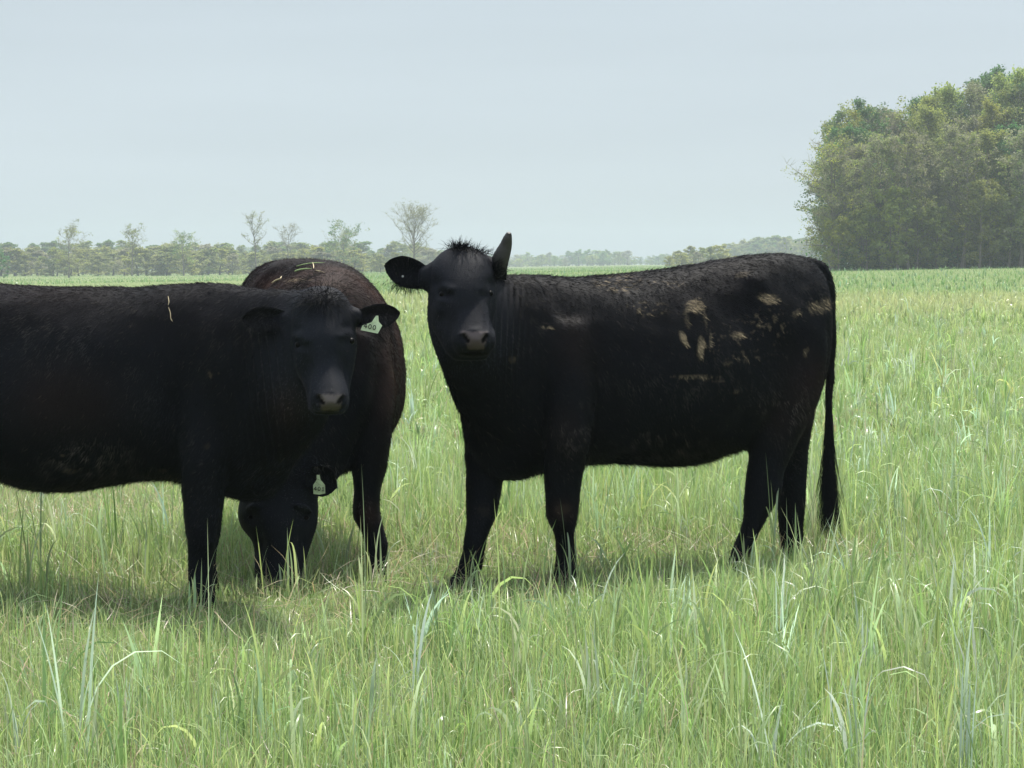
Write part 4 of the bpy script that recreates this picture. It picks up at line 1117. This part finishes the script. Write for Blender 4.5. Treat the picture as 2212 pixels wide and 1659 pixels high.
def tree_from(geo, name, loc, scale, rz, label, group=None, cat='tree', share=None):
    root = empty(name, loc); root.rotation_euler = (0, 0, rz)
    root.scale = (scale[0], scale[0], scale[1])
    if share is None:
        (tv, tf), (lv, lf, lc) = geo
        a = mesh_object('trunk', tv, tf, BARK, root)
        b = mesh_object('crown', lv, lf, LEAF, root, smooth=False, colors=lc)
    else:
        a, b = share[0].copy(), share[1].copy()
        for o in (a, b): COL.objects.link(o); o.parent = root
    tag(root, label, cat, group)
    return a, b

def build_grove():
    rng = np.random.default_rng(77)
    kinds = [
        dict(leaf_cols=(YOUNG * .5 + OLIVE * .5, OLIVE), leaf_w=(.6, .4)), dict(leaf_cols=(OLIVE * .6 + TWIGGY * .4, TWIGGY), leaf_w=(.6, .4), leaves=10000, twigs=1200),
        dict(leaf_cols=(YOUNG * .8, YOUNG * .6 + OLIVE * .4), leaf_w=(.6, .4)), dict(leaf_cols=(TWIGGY, OLIVE), leaf_w=(.7, .3), leaves=8000, twigs=1500),
        dict(leaf_cols=(OLIVE, DARKG), leaf_w=(.65, .35)), dict(leaf_cols=(DARKG, DARKG * 1.3), leaf_w=(.6, .4), leaves=14000)]
    protos = []
    for i, k in enumerate(kinds):
        for s in range(2):
            a = dict(leaves=13000, twigs=800); a.update(k)
            protos.append(tree_geometry(200 + i * 10 + s, 16, 3.6, base=.02 + .06 * s, limbs=30, lsize=.26, shape=.9, **a))
    made = [None] * len(protos)
    # skyline of the grove read along the frame: column -> height of the canopy top
    sky_px = [1740, 1770, 1800, 1840, 1880, 1925, 1980, 2030, 2090, 2150, 2212, 2320, 2480, 2700]
    sky_py = [400, 330, 262, 236, 226, 250, 212, 196, 186, 168, 152, 140, 128, 120]
    rows = [(236, 0, 26, .80), (243, .5, 26, .92), (251, .2, 24, 1.0), (260, .7, 22, 1.0), (272, .4, 16, 1.0)]
    names = {0: 'olive and yellow green', 1: 'thinly leafed grey brown', 2: 'fresh yellow green', 3: 'nearly bare grey twigged', 4: 'mid green', 5: 'dark green'}
    first_seen = {}
    for ri, (dist, off, cnt, hf) in enumerate(rows):
        for j in range(cnt):
            px = 1795 + (j + off) * (64 if ri < 3 else 78) * (240 / dist) + rng.normal(0, 9)
            if px > 3000: continue
            d = dist + rng.normal(0, 1.6) + max(0, px - 2212) * .012
            top = np.interp(px, sky_px, sky_py) + (rng.uniform(0, 46) if ri < 2 else rng.uniform(-6, 30))
            p = at_px(px, d)
            H = ((HORIZON - top) / F * d + CAM_H - p[2]) * hf
            ki = rng.choice(12, p=np.array([.14, .14, .07, .07, .15, .15, .04, .04, .06, .06, .04, .04]))
            if ri >= 3 and rng.random() < .5: ki = 8 + rng.integers(0, 4)
            geo = protos[ki]
            sx = (H / 16) ** .45 * rng.uniform(.88, 1.12)
            lab = f'{names[ki // 2]} woodland tree in the dense grove behind the horned cow'
            r = tree_from(geo, 'woodland_tree', p, (sx, H / 16), rng.uniform(0, 6.28), lab, names[ki // 2] + ' trees of the grove', share=made[ki])
            if made[ki] is None: made[ki] = r
    # the tree with dead branches at the grove's open end
    g = tree_geometry(311, 13.5, 4.2, base=.16, limbs=30, leaf_cols=(YOUNG, OLIVE), leaf_w=(.6, .4), leaves=3400, twigs=2600, lsize=.22, upright=.2)
    tree_from(g, 'edge_tree', at_px(1797, 233), (1, 1), 1.0, 'tree at the left end of the grove with bare branches reaching over the field', cat='tree')
    g = tree_geometry(312, 17.5, 3.0, base=.5, limbs=20, leaf_cols=(DARKG, DARKG * 1.2), leaf_w=(.6, .4), leaves=3600, twigs=500, lsize=.28)
    tree_from(g, 'dark_leafed_tree', at_px(1868, 246), (1, 1), .3, 'dark green crown rising above the lower left shoulder of the grove', cat='tree')
    # pale trunk seen clear of leaves at the grove's foot
    for px, d, lb in ((2078, 231.5, 'pale straight trunk standing in front of the grove, thin crown above'), (1905, 232, 'slender pale trunk at the foot of the grove near its left end'), (1962, 231, 'thin pale trunk between the slender trunk and the thick straight one at the grove\'s foot'), (2204, 231, 'tall pale trunk at the right edge of the frame in front of the grove')):
        g = tree_geometry(320 + px, 14.0, 2.8, base=.26, limbs=26, leaf_cols=(OLIVE, TWIGGY), leaf_w=(.5, .5), leaves=5200, twigs=900, lsize=.24, trunk_r=.21 if px > 2000 else .14)
        tree_from(g, 'pale_trunk_tree', at_px(px, d), (1, 1), 0.0, lb, cat='tree')
    # young trees filling the grove's edge down to the ground
    sap = [tree_geometry(400 + q, 6.5, 2.1, base=.04, limbs=18, leaf_cols=((OLIVE, YOUNG * .7), (YOUNG * .8, OLIVE), (OLIVE * .7 + TWIGGY * .3, TWIGGY))[q], leaf_w=(.6, .4), leaves=4200, twigs=420, lsize=.24, upright=.45) for q in range(3)]
    smade = [None] * 3
    snames = ('olive leafed', 'fresh green', 'thin grey green')
    for j in range(30):
        px = 1812 + j * 33 + rng.normal(0, 10)
        q = int(rng.integers(0, 3)); h = rng.uniform(.65, 1.45)
        r = tree_from(sap[q], 'sapling', at_px(px, rng.uniform(229.5, 233)), (h ** .6, h), rng.uniform(0, 6.28), f'{snames[q]} sapling at the foot of the dense grove', f'{snames[q]} saplings along the grove', share=smade[q])
        if smade[q] is None: smade[q] = r
    # undergrowth along the foot
    n = 60000
    x = rng.uniform(34, 96, n); y = 231 + (x - 34) * .03 + rng.gamma(1.5, 6, n)
    bush = 1.1 + (1.5 + 2.2 * smooth01(y, 236, 250)) * vnoise(np.stack((x, y), 1), .45, 3) ** 1.5
    z = terrain(x, y) + rng.random(n) ** .8 * bush * 1.3
    P = np.stack((x, y, z), 1)
    A = rng.normal(0, 1, (n, 3)); A /= np.linalg.norm(A, axis=1)[:, None]
    B = np.cross(A, rng.normal(0, 1, (n, 3))); B /= np.linalg.norm(B, axis=1)[:, None]
    s = rng.uniform(.14, .40, n)[:, None]
    V = np.stack((P - A * s * .5, P + B * s * .35, P + A * s * .5, P - B * s * .35), 1).reshape(-1, 3)
    col = np.where((vnoise(P, .5, 8) > .45)[:, None], DARKG * 1.1, OLIVE * .9) * rng.uniform(.7, 1.3, (n, 1))
    o = mesh_object('undergrowth', V, np.arange(n * 4).reshape(-1, 4), LEAF, smooth=False, colors=np.repeat(col, 4, 0))
    tag(o, 'dark green undergrowth along the foot of the grove', 'undergrowth', kind='stuff')

def wood_mass(name, label, specs, seed):
    """A far wood that reads as one mass: many small trees joined as one object. specs: px0, px1, dist, spread, y_top list, count, colours."""
    rng = np.random.default_rng(seed)
    protos = [tree_geometry(seed * 7 + k, 10, 3.2, base=.0, limbs=16, leaf_cols=lc, leaf_w=(.5, .5), leaves=2600, lsize=.5, twigs=300, upright=.35, shape=.6) for k, lc in
              enumerate([(YOUNG * .7 + TWIGGY * .4, YOUNG * .4 + OLIVE * .6), (OLIVE, OLIVE * .6 + TWIGGY * .5), (OLIVE, DARKG * .7 + OLIVE * .5), (TWIGGY, TWIGGY * 1.1), (DARKG * 1.3, DARKG * .7 + OLIVE * .4)])]
    bag = Bag()
    for (px0, px1, dist, spread, tops, cnt, w) in specs:
        tx, ty = zip(*tops)
        cnt = int(cnt * 1.5)
        for i in range(cnt):
            px = px0 + (px1 - px0) * (i + rng.random()) / cnt
            d = dist + rng.uniform(0, spread)
            top = np.interp(px, tx, ty) + rng.uniform(-5, 5) + 22 * rng.random() ** 2
            p = at_px(px, d)
            H = (HORIZON - top) / F * d + CAM_H - p[2]
            if H < 1: continue
            k = rng.choice(5, p=np.array(w) / sum(w))
            (tv, tf), (lv, lf, lc) = protos[k]
            a = rng.uniform(0, 6.28); ca, sa = math.cos(a), math.sin(a)
            sx = H / 10 * rng.uniform(1.2, 2.6)
            for V, Fq, C in ((tv, tf, np.tile((.11, .095, .08), (len(tv), 1))), (lv, lf, lc * rng.uniform(1.0, 1.4))):
                X = np.stack(((V[:, 0] * ca - V[:, 1] * sa) * sx, (V[:, 0] * sa + V[:, 1] * ca) * sx, V[:, 2] * H / 10), 1) + p
                bag.add(X, Fq, C)
    o = mesh_object(name, np.vstack(bag.v), np.vstack(bag.f), LEAF, smooth=False, colors=np.clip(np.vstack(bag.c), 0, 1))
    tag(o, label, 'woodland', kind='stuff')

def build_far_trees():
    # free-standing trees along the far left side of the field
    lone = [
        ('spreading_tree', 150, 428, 497, 3.6, dict(base=.22, limbs=22, leaf_cols=(PALE, YOUNG), leaf_w=(.5, .5), leaves=900, twigs=1500, lsize=.26, upright=.25), 'broad half bare tree with forked limbs, leftmost lone tree beyond the field', .0),
        ('thin_tree', 287, 470, 497, 2.6, dict(base=.45, limbs=18, leaf_cols=(OLIVE, TWIGGY), leaf_w=(.6, .4), leaves=800, twigs=700, lsize=.28), 'slim tree with a small lacy crown between the broad bare tree and the cattle', .0),
        ('leafing_tree', 398, 480, 512, 3.4, dict(base=.2, limbs=20, leaf_cols=(OLIVE, DARKG), leaf_w=(.6, .4), leaves=1500, twigs=700, lsize=.30), 'rounded grey green tree just rising over the far wood, left of the leaning bare tree', .0),
        ('leaning_tree', 556, 450, 472, 3.0, dict(base=.38, limbs=18, leaf_cols=(TWIGGY, OLIVE), leaf_w=(.6, .4), leaves=500, twigs=1100, lsize=.24, lean=-.10, upright=.8), 'tall thin leaning tree with sparse open branches above the broadside cow', .0),
        ('faint_tree', 622, 520, 500, 3.4, dict(base=.35, limbs=18, leaf_cols=(PALE, TWIGGY), leaf_w=(.5, .5), leaves=350, twigs=900, lsize=.24), 'faint pale bare tree right of the leaning tree', .0),
        ('round_bare_tree', 893, 420, 458, 4.6, dict(base=.30, limbs=34, leaf_cols=(PALE, TWIGGY), leaf_w=(.6, .4), leaves=1100, twigs=3200, lsize=.22, upright=.75, shape=.8), 'tall round-crowned tree of fine bare twigs beside the horned cow\'s ear', .0),
        ('dense_tree', 742, 520, 512, 4.6, dict(base=.1, limbs=20, leaf_cols=(DARKG * 1.2, OLIVE), leaf_w=(.6, .4), leaves=2200, twigs=300, lsize=.4), 'dense green treetop rising from the far wood above the grazing cow', .0),
        ('dark_bush', -4, 400, 548, 2.6, dict(base=.03, limbs=16, leaf_cols=(DARKG, DARKG * 1.2), leaf_w=(.6, .4), leaves=1800, twigs=200, lsize=.3), 'dark green bush at the left edge of the frame beyond the field', .0)]
    for i, (nm, px, d, top, R, kw, lb, rz) in enumerate(lone):
        p = at_px(px, d)
        H = (HORIZON - top) / F * d + CAM_H - p[2]
        R = R * d / 430
        tree_from(tree_geometry(500 + i, H, R, **kw), nm, p, (1, 1), rz, lb, cat='bush' if 'bush' in nm else 'tree')
    wood_mass('far_wood', 'hazy spring wood beyond the field behind the left cattle', [
        (-420, 860, 500, 90, [(-420, 545), (0, 530), (60, 533), (150, 538), (300, 533), (450, 535), (600, 533), (760, 540), (860, 548)], 62, (3, 3, 2, 1.5, .5)),
        (-420, 980, 640, 120, [(-420, 530), (0, 527), (100, 524), (215, 522), (300, 524), (420, 522), (480, 528), (600, 524), (700, 522), (760, 518), (830, 524), (900, 526), (980, 540)], 70, (1, 1, 3, 1, 3)),
        (1440, 1570, 520, 60, [(1440, 545), (1480, 533), (1540, 530), (1570, 535)], 8, (4, 3, 1, 1, 0)),
        (1570, 1830, 960, 120, [(1570, 532), (1610, 520), (1680, 512), (1740, 514), (1830, 520)], 36, (1, 1, 3, 1, 2))], 9)
    wood_mass('distant_wood', 'blue grey line of distant trees behind the horned cow', [
        (880, 1480, 1150, 160, [(880, 540), (1000, 548), (1100, 554), (1150, 546), (1250, 544), (1330, 540), (1380, 552), (1480, 548)], 70, (1, 2, 3, 2, 2)),
        (1000, 2100, 1700, 200, [(1000, 552), (1200, 553), (1500, 552), (2100, 548)], 90, (0, 1, 3, 1, 4)),
        (-700, 1000, 1300, 200, [(-700, 534), (1000, 540)], 70, (0, 1, 3, 1, 4)),
        (2100, 3600, 900, 200, [(2100, 530), (3600, 530)], 60, (1, 1, 3, 1, 3))], 10)
if 'tree' not in SKIP:
    build_grove(); build_far_trees()
# ---------------------------------------------------------------- the warm hazy air over the field
def build_haze():
    x, y0, y1, z0, z1 = 2700, -90, 2800, -14, 46
    V = np.array([(a, b, c) for c in (z0, z1) for b in (y0, y1) for a in (-x, x)], float)
    Fq = np.array([(0, 2, 3, 1), (4, 5, 7, 6), (0, 1, 5, 4), (2, 6, 7, 3), (0, 4, 6, 2), (1, 3, 7, 5)])
    m, nt, bs, out = new_mat('haze_air')
    nt.nodes.remove(bs)
    v = nt.nodes.new('ShaderNodeVolumePrincipled')
    v.inputs['Color'].default_value = (.51, .57, .64, 1)
    v.inputs['Density'].default_value = HAZE_DENSITY
    v.inputs['Anisotropy'].default_value = 0.2
    nt.links.new(v.outputs[0], out.inputs['Volume'])
    o = mesh_object('haze', V, Fq, m, smooth=False)
    tag(o, 'thin pale haze over the whole field', 'haze', kind='stuff')
HAZE_DENSITY = 0.00056
if 'haze' not in SKIP: build_haze()
